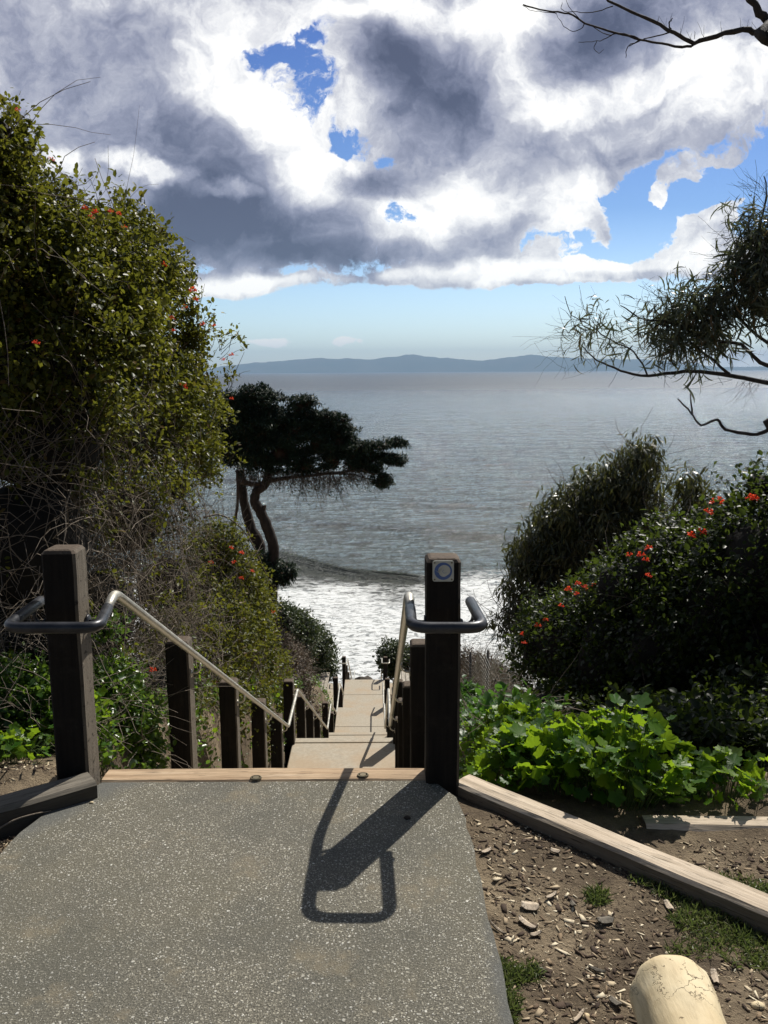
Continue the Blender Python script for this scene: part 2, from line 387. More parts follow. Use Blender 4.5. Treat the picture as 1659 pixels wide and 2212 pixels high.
# the entrance posts share it, painted sunny side included
def wood(name, c1, c2, c3, axis, rough=.8, crack=.8):
    m, t = mat(name); p = tco(t)
    sc = [26, 26, 26]; sc[axis] = 1.3
    w = t.noise(t.mapping(p, scale=tuple(sc)), 1.6, 7, .62, .35)
    big = t.noise(p, 2.5, 4, .6); fine = t.noise(t.mapping(p, scale=tuple(x * 5 for x in sc)), 1.4, 4, .6)
    col = t.ramp(w, [(.28, c1), (.5, c2), (.72, c3)])
    col = t.mix(t.mr(big, .42, .68, 0, .5), col, tuple(x * .62 for x in c2))
    col = t.mix(t.mr(fine, .57, .66, 0, crack), col, tuple(x * .35 for x in c1))
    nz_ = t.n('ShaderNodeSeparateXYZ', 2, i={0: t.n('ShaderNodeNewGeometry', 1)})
    col = t.mix(t.mr(nz_, .7, .3), col, t.mix(.72, col, (.03, .024, .018)))  # upright faces darkened: their shade is painted into the wood colour
    h = t.m('ADD', w, t.m('MULTIPLY', fine, .5))
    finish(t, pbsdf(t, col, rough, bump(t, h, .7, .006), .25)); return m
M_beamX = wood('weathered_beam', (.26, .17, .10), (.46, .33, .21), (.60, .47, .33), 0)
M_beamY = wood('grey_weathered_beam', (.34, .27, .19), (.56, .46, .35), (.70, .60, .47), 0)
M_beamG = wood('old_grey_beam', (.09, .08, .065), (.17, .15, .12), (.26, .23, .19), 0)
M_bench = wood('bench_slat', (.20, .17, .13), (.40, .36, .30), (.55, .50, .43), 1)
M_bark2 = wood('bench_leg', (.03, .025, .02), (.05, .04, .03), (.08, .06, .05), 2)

# asphalt with exposed pale stones
m, t = mat('exposed_aggregate_asphalt'); p = tco(t)
bigm = t.noise(p, 1.1, 5, .6); med = t.noise(p, 7, 5, .65)
basec = t.ramp(t.noise(p, 170, 5, .8), [(.34, (.024, .021, .018)), (.5, (.145, .134, .105)), (.62, (.28, .26, .205)), (.75, (.40, .37, .29))])
basec = t.mix(t.mr(bigm, .42, .66, 0, .40), basec, (.165, .15, .10))
basec = t.mix(t.mr(med, .55, .75, 0, .25), basec, (.16, .14, .10))
pw = t.v('ADD', p, t.v('SCALE', t.v('SUBTRACT', t.noise(p, 60, 2, out=1), (.5, .5, .5)), scale=.012))
hts = None
for (sc, th, cl, seed) in ((105, .31, .58, 0), (165, .33, .62, 3.3), (66, .25, .26, 7.1)):
    vo = t.t.nodes.new('ShaderNodeTexVoronoi'); vo.inputs['Scale'].default_value = sc
    t.t.links.new(t.v('ADD', pw, (seed, seed, 0)), vo.inputs['Vector'])
    rr = t.n('ShaderNodeSeparateColor', 0, i={0: vo.outputs['Color']})
    sel = t.m('LESS_THAN', rr, cl)
    near = t.mr(vo.outputs['Distance'], th + .08, th - .04)
    st = t.m('MULTIPLY', near, sel)
    g2 = t.n('ShaderNodeSeparateColor', 1, i={0: vo.outputs['Color']})
    stc = t.ramp(g2, [(0, (.22, .20, .15)), (.5, (.42, .39, .31)), (.8, (.58, .55, .46)), (1, (.80, .78, .71))])
    basec = t.mix(t.m('MULTIPLY', st, t.mr(t.noise(p, 4, 4), .3, .6, .55, 1.0)), basec, stc)
    hts = st if hts is None else t.m('MAXIMUM', hts, st)
# smooth bluish slurry margin where the path has been patched, and sandy dirt near the edges
xyz = t.t.nodes.new('ShaderNodeSeparateXYZ'); t.t.links.new(p, xyz.inputs[0])
edge_r = t.m('SUBTRACT', xyz.outputs[0], t.m('ADD', .405, t.m('MULTIPLY', t.m('SUBTRACT', 3.2, xyz.outputs[1]), -.045)))
er = t.mr(t.m('ADD', edge_r, t.m('MULTIPLY', t.m('SUBTRACT', med, .5), .12)), -.10, -.03)
lx = t.m('SUBTRACT', t.m('ADD', t.m('MULTIPLY', t.m('SUBTRACT', 3.25, xyz.outputs[1]), -.72), -1.14), xyz.outputs[0])
el = t.mr(t.m('ADD', lx, t.m('MULTIPLY', t.m('SUBTRACT', med, .5), .2)), -.20, -.04)
ee = t.m('MULTIPLY', t.m('MAXIMUM', er, el), .85)
slur = t.mix(t.noise(p, 30, 5, .7), (.085, .09, .088), (.17, .17, .155))
basec = t.mix(t.mr(t.noise(p, 1.7, 4, .6), .40, .68, .0, .40), basec, (.07, .075, .070))
basec = t.mix(ee, basec, slur)
sand = t.m('MULTIPLY', t.mr(t.noise(p, 3.1, 6, .65), .56, .66, 0, .55), t.mr(t.noise(p, 40, 4, .7), .35, .6, .3, 1))
basec = t.mix(sand, basec, (.27, .225, .15))
ck = t.n('ShaderNodeTexVoronoi', 0, feature='DISTANCE_TO_EDGE', i={'Vector': t.v('ADD', p, t.v('SCALE', t.noise(p, 5, 5, .7, out=1), scale=.3)), 'Scale': 1.1})
basec = t.mix(t.m('MULTIPLY', t.mr(ck, .0012, .004, 1, 0), t.mr(t.noise(p, 2.2, 3), .56, .62)), basec, (.03, .027, .022))
hgt = t.m('ADD', t.m('MULTIPLY', hts, t.m('SUBTRACT', 1, ee)), t.m('MULTIPLY', t.noise(p, 170, 5, .8), 1.2))
finish(t, pbsdf(t, basec, .82, bump(t, hgt, .8, .005), .3)); M_asph = m

# concrete landings
m, t = mat('sandy_concrete'); p = tco(t)
a = t.noise(p, 1.2, 5, .6); b2 = t.noise(p, 24, 6, .7)
col = t.ramp(b2, [(.3, (.33, .29, .23)), (.6, (.42, .375, .30)), (.8, (.50, .455, .375))])
col = t.mix(t.mr(a, .42, .7, 0, .6), col, (.40, .29, .185))
col = t.mix(t.mr(t.noise(p, 5, 6, .7, .6), .64, .72, 0, .7), col, (.17, .14, .11))
finish(t, pbsdf(t, col, .9, bump(t, b2, .4, .006), .2)); M_conc = m

# bare earth
m, t = mat('trodden_earth'); p = tco(t)
a = t.noise(p, 2.2, 6, .6); b2 = t.noise(p, 18, 8, .7); c2 = t.noise(p, 75, 6, .7)
col = t.ramp(a, [(.32, (.10, .075, .052)), (.5, (.22, .17, .115)), (.66, (.38, .30, .20))])
col = t.mix(t.mr(b2, .48, .7, 0, .6), col, (.065, .048, .035))
col = t.mix(t.mr(c2, .60, .66, 0, .8), col, (.32, .25, .17))
h = t.m('ADD', t.m('ADD', t.m('MULTIPLY', a, 1.5), b2), t.m('MULTIPLY', c2, 1.0))
finish(t, pbsdf(t, col, .95, bump(t, h, 1.0, .022), .15)); M_dirt = m

m, t = mat('chip_wood'); isl = t.n('ShaderNodeNewGeometry', 8)
w = t.mr(t.noise(t.mapping(tco(t), scale=(30, 30, 30)), 4, 5, .6), .5, .9)
col = t.mix(w, t.ramp(isl, [(0, (.03, .02, .015)), (.4, (.08, .055, .04)), (.62, (.26, .19, .12)), (.85, (.50, .41, .28)), (1, (.72, .64, .48))]), (.12, .09, .06))
finish(t, pbsdf(t, col, .85, spec=.2)); M_chip = m

m, t = mat('bleached_log'); p = tco(t)
a = t.noise(p, 7, 6, .6, .5); b2 = t.noise(t.mapping(p, scale=(1, .22, 1)), 60, 5, .65)
vo = t.n('ShaderNodeTexVoronoi', 0, feature='DISTANCE_TO_EDGE', i={'Vector': t.v('ADD', t.mapping(p, scale=(1, .38, 1)), t.v('SCALE', t.noise(p, 7, 5, .7, out=1), scale=.22)), 'Scale': 9.5})
crack = t.m('MULTIPLY', t.mr(vo, .004, .018, 1, 0), t.mr(t.noise(p, 5, 3), .42, .6))
pits = t.mr(t.noise(p, 26, 5, .7), .64, .70)
col = t.ramp(a, [(.3, (.55, .43, .25)), (.55, (.70, .58, .37)), (.8, (.76, .66, .46))])
col = t.mix(t.mr(b2, .5, .75, 0, .35), col, (.36, .27, .16))
col = t.mix(t.m('MULTIPLY', pits, .7), col, (.22, .15, .08)); col = t.mix(t.m('MULTIPLY', crack, .85), col, (.10, .065, .035))
h = t.m('SUBTRACT', t.m('MULTIPLY', b2, .5), t.m('ADD', crack, t.m('MULTIPLY', pits, .7)))
finish(t, pbsdf(t, col, .7, bump(t, h, .7, .006), .3)); M_log = m

m, t = mat('galvanised_pipe'); p = t.n('ShaderNodeNewGeometry', 0)
a = t.noise(p, 14, 5, .6)
finish(t, pbsdf(t, t.ramp(a, [(.35, (.42, .40, .34)), (.65, (.58, .55, .48))]), t.mr(a, .3, .7, .34, .50), bump(t, t.noise(p, 120, 3), .12, .002), .5, .65)); M_galv = m
m, t = mat('worn_black_coating'); p = t.n('ShaderNodeNewGeometry', 0)
a = t.noise(p, 9, 6, .65)
finish(t, pbsdf(t, t.ramp(a, [(.35, (.022, .024, .03)), (.62, (.05, .052, .06)), (.8, (.14, .14, .14))]), t.mr(a, .3, .7, .28, .48), bump(t, t.noise(p, 90, 3), .15, .002), .5, .35)); M_grip = m
def plain(name, c, rough=.5, metal=0, spec=.5, v=.15):
    m, t = mat(name); a = t.noise(tco(t), 30, 5, .65)
    finish(t, pbsdf(t, t.mix(a, tuple(x * (1 - v) for x in c), tuple(min(1, x * (1 + v)) for x in c)), rough, bump(t, a, .2, .003), spec, metal)); return m
M_white = plain('faded_white_enamel', (.50, .50, .44), .5, v=.25)
M_blue = plain('faded_blue_print', (.07, .13, .33), .5, v=.3)
M_screw = plain('dull_screw', (.20, .17, .11), .45, .8)
M_wire = plain('galvanised_wire', (.42, .42, .38), .5, .6)
M_rust = plain('fence_pole', (.10, .09, .08), .7, .3)
M_rock = bark('wet_rock', (.03, .025, .02), (.10, .08, .06), 3)

# ------------------------------------------------------------------ stairs: profile measured from the handrail
PROF = [(-30, 0), (3.38, 0), (9.75, -3.32), (11.0, -3.32), (17.2, -6.57), (18.6, -6.57), (21.0, -7.76), (23.2, -7.76), (25.6, -9.10), (29.05, -9.10), (36, -12.8), (38, -12.8), (50, -19.2), (56, -20.9), (70, -22.5), (120, -26), (60000, -40)]
def prof(y):
    for (a, za), (b, zb) in zip(PROF, PROF[1:]):
        if y <= b: return za + (zb - za) * (y - a) / (b - a)
    return PROF[-1][1]
def xs(y): return -.47 - .0095 * y
GAP = .665; PW = .137

# ------------------------------------------------------------------ terrain
def sst(a, b, x):
    x = max(0, min(1, (x - a) / (b - a))); return x * x * (3 - 2 * x)
def side_r(y):
    P = [(-30, 0), (3.2, -.03), (4.2, -.20), (5.5, -.75), (7, -1.6), (9, -2.5), (20, -6.7), (25, -9.2), (30, -10.2), (36, -13.5), (44, -18.5), (54, -20.9), (120, -26), (60000, -40)]
    for (a, za), (b, zb) in zip(P, P[1:]):
        if y <= b: return za + (zb - za) * (y - a) / (b - a)
    return -40
def side_l(y):
    P = [(-30, 0), (3.4, 0), (5, -.5), (9, -1.9), (20, -5.9), (23.5, -7.6), (25.8, -9.25), (29.5, -9.6), (36, -13.5), (44, -18.5), (54, -20.9), (120, -26), (60000, -40)]
    for (a, za), (b, zb) in zip(P, P[1:]):
        if y <= b: return za + (zb - za) * (y - a) / (b - a)
    return -40
def terr(x, y):
    c = xs(min(y, 60)); u = x - c
    z0 = prof(y) - (.10 if y > 3.3 else 0) - (.45 * sst(3.38, 4.4, y) if y < 52 else 0)
    if u > 0: z = z0 + (side_r(y) - z0) * sst(.74, 1.15, u)
    else: z = z0 + (side_l(y) - z0) * sst(.74, 1.0, -u)
    # the pavement stands a little proud of the earth
    z -= .035 if y < 3.38 else 0
    if y < 60:
        z += .035 * mnoise.noise(Vector((x * 1.3, y * 1.3, 0))) * sst(.8, 1.2, abs(u) + (.5 if y < 3.3 else 0)) + .009 * mnoise.noise(Vector((x * 9, y * 9, 3)))
        if abs(u) > 2.0: z += .5 * mnoise.noise(Vector((x * .3, y * .3, 9))) * sst(2.0, 5, abs(u)) * sst(4, 8, y)
    return z
def axis_pts(segs):
    out = []
    for a, b, n in segs: out += [a + (b - a) * i / n for i in range(n)]
    return out + [segs[-1][1]]
gx = axis_pts([(-40000, -300, 6), (-300, -30, 8), (-30, -4, 26), (-4, 4, 160), (4, 30, 26), (30, 300, 8), (300, 40000, 6)])
gy = axis_pts([(-200, -6, 8), (-6, 1, 10), (1, 6, 110), (6, 30, 96), (30, 60, 40), (60, 400, 10), (400, 60000, 8)])
Vg = np.array([(x, y, terr(x, y)) for y in gy for x in gx]); nx = len(gx)
Fg = np.array([(j * nx + i, j * nx + i + 1, (j + 1) * nx + i + 1, (j + 1) * nx + i) for j in range(len(gy) - 1) for i in range(nx - 1)])
tag(np_mesh('ground', Vg, Fg, M_dirt, smooth=True), kind='structure')

# ------------------------------------------------------------------ asphalt path
ed = [gp(212, 1703, .012), gp(165, 1720, .012), gp(110, 1748, .012), gp(50, 1798, .012), gp(0, 1845, .012), gp(-90, 1950, .012), gp(-300, 2260, .012)]
er_ = [gp(1140, 2320, .012), gp(1112, 2212, .012), gp(1083, 2080, .012), gp(1052, 1960, .012), gp(1030, 1870, .012), gp(1006, 1770, .012), gp(985, 1722, .012), gp(918, 1700, .012)]
bm = bmesh.new()
loop = [Vector((ed[0].x, 3.262, .012))] + ed[1:] + [Vector((-2.6, -3, .012)), Vector((.5, -3, .012))] + er_[:-1] + [Vector((.19, 3.262, .012))]
fine = []
for i in range(len(loop)):
    a, b = loop[i], loop[(i + 1) % len(loop)]; n = max(1, int((b - a).length / .06)) if i not in (7, 8, 6) else 1
    for k in range(n):
        p = a.lerp(b, k / n)
        if 0 < i < len(loop) - 1 and p.y > .5 and p.y < 3.2: p += Vector((mnoise.noise(p * 7) * .018 + mnoise.noise(p * 23) * .008, mnoise.noise(p * 9 + Vector((3, 3, 3))) * .01, 0))
        fine.append(p)
top = bm.faces.new([bm.verts.new(p) for p in fine])
r = bmesh.ops.extrude_face_region(bm, geom=[top])
for v in [g for g in r['geom'] if isinstance(g, bmesh.types.BMVert)]: v.co.z -= .10
tag(bm_obj('path', bm, M_asph), kind='structure')

# ------------------------------------------------------------------ timber beams
def beam(name, a, b, wd, z0, z1, label, m, cat='beam', bev=.012, seed=0):
    """squared timber from a to b (top centre line), in its own axes so the grain runs along it"""
    a, b = Vector(a), Vector(b); L = (b - a).length; ang = math.atan2(b.y - a.y, b.x - a.x); pitch = math.atan2(b.z - a.z, math.hypot(b.x - a.x, b.y - a.y))
    bm = bmesh.new(); n = max(2, int(L / .07))
    prof_ = [(-wd / 2, z0 - z1), (-wd / 2, -bev), (-wd / 2 + bev, 0), (0, .002), (wd / 2 - bev, 0), (wd / 2, -bev), (wd / 2, z0 - z1)]
    rings = []
    for i in range(n + 1):
        x = -L / 2 + L * i / n; ring = []
        for (yy, zz) in prof_:
            q = Vector((x * 2 + seed, yy * 9, zz * 9))
            ring.append(bm.verts.new((x + (.006 * mnoise.noise(q * 3) if i in (0, n) else 0), yy + .006 * mnoise.noise(q) + .003 * mnoise.noise(q * 4), zz + .004 * mnoise.noise(q * 1.5 + Vector((5, 5, 5))))))
        rings.append(ring)
    for r0, r1 in zip(rings, rings[1:]):
        for k in range(len(prof_) - 1): bm.faces.new((r0[k], r0[k + 1], r1[k + 1], r1[k]))
        bm.faces.new((r0[-1], r0[0], r1[0], r1[-1]))
    bm.faces.new(rings[0]); bm.faces.new(rings[-1][::-1])
    o = bm_obj(name, bm, m, None, False)
    o.location = (a + b) / 2; o.rotation_euler = (0, -pitch, ang)
    return tag(o, label, cat)
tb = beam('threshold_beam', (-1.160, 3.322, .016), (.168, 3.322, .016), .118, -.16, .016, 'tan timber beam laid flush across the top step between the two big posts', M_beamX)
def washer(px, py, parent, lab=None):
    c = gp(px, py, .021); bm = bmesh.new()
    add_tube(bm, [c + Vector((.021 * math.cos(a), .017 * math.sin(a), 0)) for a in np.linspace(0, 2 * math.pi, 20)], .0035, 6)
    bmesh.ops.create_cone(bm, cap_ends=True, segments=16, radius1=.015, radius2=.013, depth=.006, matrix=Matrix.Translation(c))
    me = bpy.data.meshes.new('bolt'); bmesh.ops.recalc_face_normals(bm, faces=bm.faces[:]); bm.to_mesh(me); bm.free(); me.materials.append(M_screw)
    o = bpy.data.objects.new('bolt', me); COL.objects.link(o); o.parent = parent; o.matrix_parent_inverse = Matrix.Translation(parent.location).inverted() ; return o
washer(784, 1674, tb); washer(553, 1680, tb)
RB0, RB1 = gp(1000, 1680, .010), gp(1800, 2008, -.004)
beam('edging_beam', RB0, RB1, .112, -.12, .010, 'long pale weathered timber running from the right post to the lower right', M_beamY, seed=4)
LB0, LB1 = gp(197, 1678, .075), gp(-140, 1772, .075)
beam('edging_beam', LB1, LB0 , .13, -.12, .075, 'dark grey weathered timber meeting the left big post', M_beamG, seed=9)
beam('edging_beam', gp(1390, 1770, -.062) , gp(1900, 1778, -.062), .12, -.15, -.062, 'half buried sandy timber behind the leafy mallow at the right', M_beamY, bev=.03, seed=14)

# ------------------------------------------------------------------ stairs (one structure: flights and landings)
st = empty('staircase', (xs(3.4), 3.4, 0)); tag(st, 'long flight of sandy concrete steps and landings going down to the sea', 'staircase')
def slab(name, y0, y1, z, x0=-.70, x1=.70, th=.25, parent=st, joint=None, m=None):
    bm = bmesh.new()
    ys = [y0] + ([joint - .006, joint + .006] if joint else []) + [y1]
    for a, b in ([(ys[0], ys[1]), (ys[2], ys[3])] if joint else [(y0, y1)]):
        vs = [bm.verts.new((xs(y) + x, y, zz)) for zz in (z, z - th) for (x, y) in ((x0, a), (x1, a), (x1, b), (x0, b))]
        for f in ((0, 1, 2, 3), (7, 6, 5, 4), (0, 4, 5, 1), (1, 5, 6, 2), (2, 6, 7, 3), (3, 7, 4, 0)): bm.faces.new([vs[i] for i in f])
    if joint:
        a, b = joint - .006, joint + .006; vs = [bm.verts.new((xs(y) + x, y, z - .012)) for (x, y) in ((x0, a), (x1, a), (x1, b), (x0, b))]; bm.faces.new(vs)
    bmesh.ops.bevel(bm, geom=[e for e in bm.edges if abs(e.verts[0].co.z - z) < 1e-4 and abs(e.verts[1].co.z - z) < 1e-4], offset=.01, segments=1, affect='EDGES')
    return bm_obj(name, bm, m or M_conc, parent)
flights = [(3.385, 0, 9.75, -3.32, 19), (11.0, -3.32, 17.2, -6.57, 18), (18.6, -6.57, 21.0, -7.76, 7), (23.2, -7.76, 25.6, -9.10, 7), (29.05, -9.10, 36, -12.8, 20), (38, -12.8, 50, -19.2, 34)]
for (y0, z0, y1, z1, n) in flights:
    bm = bmesh.new(); dy_ = (y1 - y0) / n; dz_ = (z1 - z0) / n
    for i in range(n - 1):
        a = y0 + dy_ * i; z = z0 + dz_ * (i + 1); c = xs(a)
        add_box(bm, (c, a + dy_ / 2, z - .15), (1.40, dy_ - .003, .30))
    bm_obj('flight', bm, M_conc, st)
slab('landing', 9.42, 11.0, -3.32)
slab('landing', 16.87, 18.6, -6.57)
slab('landing', 20.66, 23.2, -7.76, joint=21.85)
slab('landing', 25.27, 29.05, -9.10, joint=27.6)
slab('landing', 25.9, 28.6, -9.06, -2.0, -.86, .3); slab('landing', 25.9, 28.6, -9.06, .86, 1.75, .3)
slab('landing', 35.7, 38, -12.8)
# timber nosings at the landing edges
for y, z in ((11.0, -3.32), (18.6, -6.57)):
    bm = bmesh.new(); add_box(bm, (xs(y), y + .075, z - .085), (1.42, .14, .19), bevel=.012); bm_obj('nosing', bm, M_conc, st)

# ------------------------------------------------------------------ posts
def post(x, y, ztop, zbot, label, w=PW, group=None, lean=0.0, name='timber_post'):
    bm = bmesh.new(); n = 14; rings = []; h = ztop - zbot
    for i in range(n + 1):
        s = i / n; z = zbot + h * s; ring = []
        hw = w / 2
        prf = [(-hw, -hw), (hw, -hw), (hw, hw), (-hw, hw)]
        for (a, b) in prf:
            for (da, db) in (((-1 if a > 0 else 1) * .010, 0), (0, (-1 if b > 0 else 1) * .010)):
                q = Vector((a * 3 + x * 5, b * 3 + y * 5, z * 4))
                ring.append((a + da + .003 * mnoise.noise(q), b + db + .003 * mnoise.noise(q + Vector((9, 9, 9)))))
        # order: keep the ring convex
        ring = [ring[0], ring[2], ring[3], ring[5], ring[4], ring[6], ring[7], ring[1]]
        ring = [(-hw + .01, -hw), (hw - .01, -hw), (hw, -hw + .01), (hw, hw - .01), (hw - .01, hw), (-hw + .01, hw), (-hw, hw - .01), (-hw, -hw + .01)]
        rings.append([bm.verts.new((x + lean * (z - zbot) + a + .0035 * mnoise.noise(Vector((a * 20 + x * 5, b * 20 + y, z * 5))), y + b + .0035 * mnoise.noise(Vector((a * 20 + x, b * 20 + y * 3, z * 5 + 7))), z)) for a, b in ring])
    for r0, r1 in zip(rings, rings[1:]):
        for k in range(8): bm.faces.new((r0[k], r0[(k + 1) % 8], r1[(k + 1) % 8], r1[k]))
    for ins, up_ in ((.86, .012), (.72, .016)):
        r0 = rings[-1]; r1 = [bm.verts.new((x + lean * h + (v.co.x - x - lean * h) * ins / (1 if ins > .8 else .86), y + (v.co.y - y) * ins / (1 if ins > .8 else .86), ztop + up_)) for v in r0]
        for k in range(8): bm.faces.new((r0[k], r0[(k + 1) % 8], r1[(k + 1) % 8], r1[k]))
        rings.append(r1)
    bm.faces.new(rings[-1]); bm.faces.new(rings[0][::-1])
    me_loc = Vector((x, y, zbot)); bmesh.ops.translate(bm, verts=bm.verts[:], vec=-me_loc)
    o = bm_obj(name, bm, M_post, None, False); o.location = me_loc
    return tag(o, label, 'post', group)
LX, RX = -GAP - PW / 2, GAP + PW / 2
YP0 = 3.30
lp_top = at(140, 1190, YP0).z; rp_top = at(955, 1208, YP0).z
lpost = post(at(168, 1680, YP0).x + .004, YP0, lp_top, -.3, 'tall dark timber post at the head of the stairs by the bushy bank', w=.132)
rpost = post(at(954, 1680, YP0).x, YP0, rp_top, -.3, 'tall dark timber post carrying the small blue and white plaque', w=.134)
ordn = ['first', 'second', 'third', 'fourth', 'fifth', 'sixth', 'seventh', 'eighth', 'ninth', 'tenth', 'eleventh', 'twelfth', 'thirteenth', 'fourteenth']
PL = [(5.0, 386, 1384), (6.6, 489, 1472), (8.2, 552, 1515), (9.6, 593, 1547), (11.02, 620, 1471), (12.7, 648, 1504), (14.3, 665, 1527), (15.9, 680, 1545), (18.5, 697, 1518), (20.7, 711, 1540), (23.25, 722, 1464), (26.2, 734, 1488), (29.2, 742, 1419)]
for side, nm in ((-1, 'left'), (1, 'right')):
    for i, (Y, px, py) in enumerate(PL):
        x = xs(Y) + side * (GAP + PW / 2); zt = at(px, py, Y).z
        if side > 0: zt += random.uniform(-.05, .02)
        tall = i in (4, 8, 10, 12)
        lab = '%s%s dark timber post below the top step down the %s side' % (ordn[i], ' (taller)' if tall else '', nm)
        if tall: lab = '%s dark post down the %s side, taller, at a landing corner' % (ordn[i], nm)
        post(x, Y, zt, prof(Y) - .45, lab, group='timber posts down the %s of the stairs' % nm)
    for i, Y in enumerate((30.9, 32.5, 34.1, 35.8)):
        post(xs(Y) + side * (GAP + PW / 2), Y, prof(Y) + .85, prof(Y) - .4, 'far post of the lowest visible %s railing, number %s from the rest landing' % (nm, ordn[i]) if False else '%s dark post beyond the rest landing on the %s' % (ordn[i], nm), group='timber posts down the %s of the stairs' % nm)

# ------------------------------------------------------------------ handrails
TR = .0195
railz = [(9.75, -2.54), (10.95, -2.54), (17.2, -5.80), (18.55, -5.80), (21.05, -7.03), (23.2, -7.03), (25.7, -8.35)]
def rail(side, label):
    root = empty('handrail', (xs(4) + side * .52, 4, 0)); tag(root, label, 'handrail')
    zr = .75
    off = GAP - .055
    def P(y, z): return Vector((xs(y) + side * off, y, z))
    if side < 0:
        tip, c1, c2, bend = gp(88, 1298, zr), gp(10, 1356, zr), gp(212, 1356, zr), gp(248, 1281, zr)
    else:
        tip, c1, c2, bend = gp(1016, 1299, zr), gp(1046, 1356, zr), gp(890, 1356, zr), gp(883, 1284, zr)
    low = P(*railz[0])
    k = .07
    allp = fillet([tip, c1, c2, bend, low] + [P(y, z) for y, z in railz[1:]], k, 8)
    # worn black coating over the wrap-round end, bare pipe below it
    ci = [i for i, p in enumerate(allp) if (p - c2).length < .09][-1]
    cut = (allp[ci].lerp(bend, .45))
    a = allp[:ci + 1] + [cut]; b = [cut] + allp[ci + 1:]
    bm = bmesh.new(); add_tube(bm, a, TR + .0015, 16); bm_obj('grip', bm, M_grip, root, True)
    bm = bmesh.new(); add_tube(bm, b, TR, 14); bm_obj('pipe', bm, M_galv, root, True)
    # cap plate at the loop tip
    # brackets to the posts
    def bracket(p, px_, z=None):
        bm = bmesh.new(); q = Vector((px_, p.y, p.z - .075)); s = -1 if px_ < p.x else 1
        pts = fillet([p + Vector((0, 0, -TR * .6)), p + Vector((0, 0, -.055)), p + Vector((s * .03, 0, -.075)), q], .03, 4)
        add_tube(bm, pts, .007, 8)
        bmesh.ops.create_cone(bm, cap_ends=True, segments=14, radius1=.028, radius2=.024, depth=.008, matrix=Matrix.Translation(q) @ Matrix.Rotation(math.pi / 2, 4, 'Y'))
        bm_obj('bracket', bm, M_galv if p.y > 3.6 else M_grip, root, True)
    pp = lpost if side < 0 else rpost; w = .075 if side < 0 else .07
    bracket(tip + (c1 - tip) * .22, pp.location.x + side * w)
    bracket(bend + (c2 - bend) * .30, pp.location.x - side * w)
    for Y, *_ in PL[:12]:
        if Y > 25.6: continue
        pts = [(3.4, .75)] + railz
        for (ya, za), (yb, zb) in zip(pts, pts[1:]):
            if ya <= Y <= yb: bracket(P(Y, za + (zb - za) * (Y - ya) / (yb - ya)), xs(Y) + side * GAP)
    return root
rail(-1, 'steel pipe handrail wrapping round the left big post and zigzagging down the left side')
rail(1, 'steel pipe handrail wrapping round the plaque post and descending the right side')
def rail2(side, label):
    root = empty('handrail', (xs(29) + side * .52, 29, -9.1)); tag(root, label, 'handrail')
    off = GAP - .055
    def P(y, z, o=off): return Vector((xs(y) + side * o, y, z))
    pts = [P(29.0, -8.35, off + .26), P(28.6, -8.35, off + .26), P(28.6, -8.35), P(29.15, -8.35), P(36, -12.0), P(38, -12.0)]
    bm = bmesh.new(); add_tube(bm, fillet(pts, .06, 5), TR, 10); bm_obj('pipe', bm, M_galv, root, True)
    for Y in (30.9, 32.5, 34.1):
        z = -8.35 + (-12.0 + 8.35) * (Y - 29.15) / 6.85; bm = bmesh.new(); add_tube(bm, [P(Y, z), P(Y, z - .07), P(Y, z - .07, GAP)], .008, 6); bm_obj('bracket', bm, M_galv, root, True)
rail2(-1, 'far pipe handrail dropping out of sight below the rest landing, left side')
rail2(1, 'far pipe handrail dropping out of sight below the rest landing, right side')

# plaque on the right post
pc = at(957.5, 1234, YP0 - .0765); pr = empty('plaque', pc); pr.parent = rpost; pr.location = pc - rpost.location
# parts of a post: plate, roundel, wave curl, screws
def flat_poly(name, pts, y, depth, m, parent, bev=0):
    bm = bmesh.new(); f = bm.faces.new([bm.verts.new((pc.x + a, y, pc.z + b)) for a, b in pts])
    r = bmesh.ops.extrude_face_region(bm, geom=[f])
    for v in [g for g in r['geom'] if isinstance(g, bmesh.types.BMVert)]: v.co.y -= depth
    return bm_obj(name, bm, m, parent)
bpy.data.objects.remove(pr)
def rrect(w, r, n=6):
    out = []
    for cx, cy, a0 in ((w - r, w - r, 0), (-w + r, w - r, 90), (-w + r, -w + r, 180), (w - r, -w + r, 270)):
        for k in range(n + 1): a = R(a0 + 90 * k / n); out.append((cx + r * math.cos(a), cy + r * math.sin(a)))
    return out
hw = .041; yf = YP0 - .071
plate = flat_poly('plaque', rrect(hw, .009), yf, .004, M_white, rpost)
def pchild(name, pts, y, d, m): return flat_poly(name, pts, y, d, m, plate)
cr = .034
cres = [(cr * math.cos(a), cr * math.sin(a)) for a in np.linspace(0, 2 * math.pi, 44)[:-1]]
def reparent(o, par):
    o.parent = par; o.location = Vector((0, 0, 0)); return o
o = pchild('roundel', cres, yf - .004, .0012, M_blue)
o.location = (0, 0, 0)
wv = []
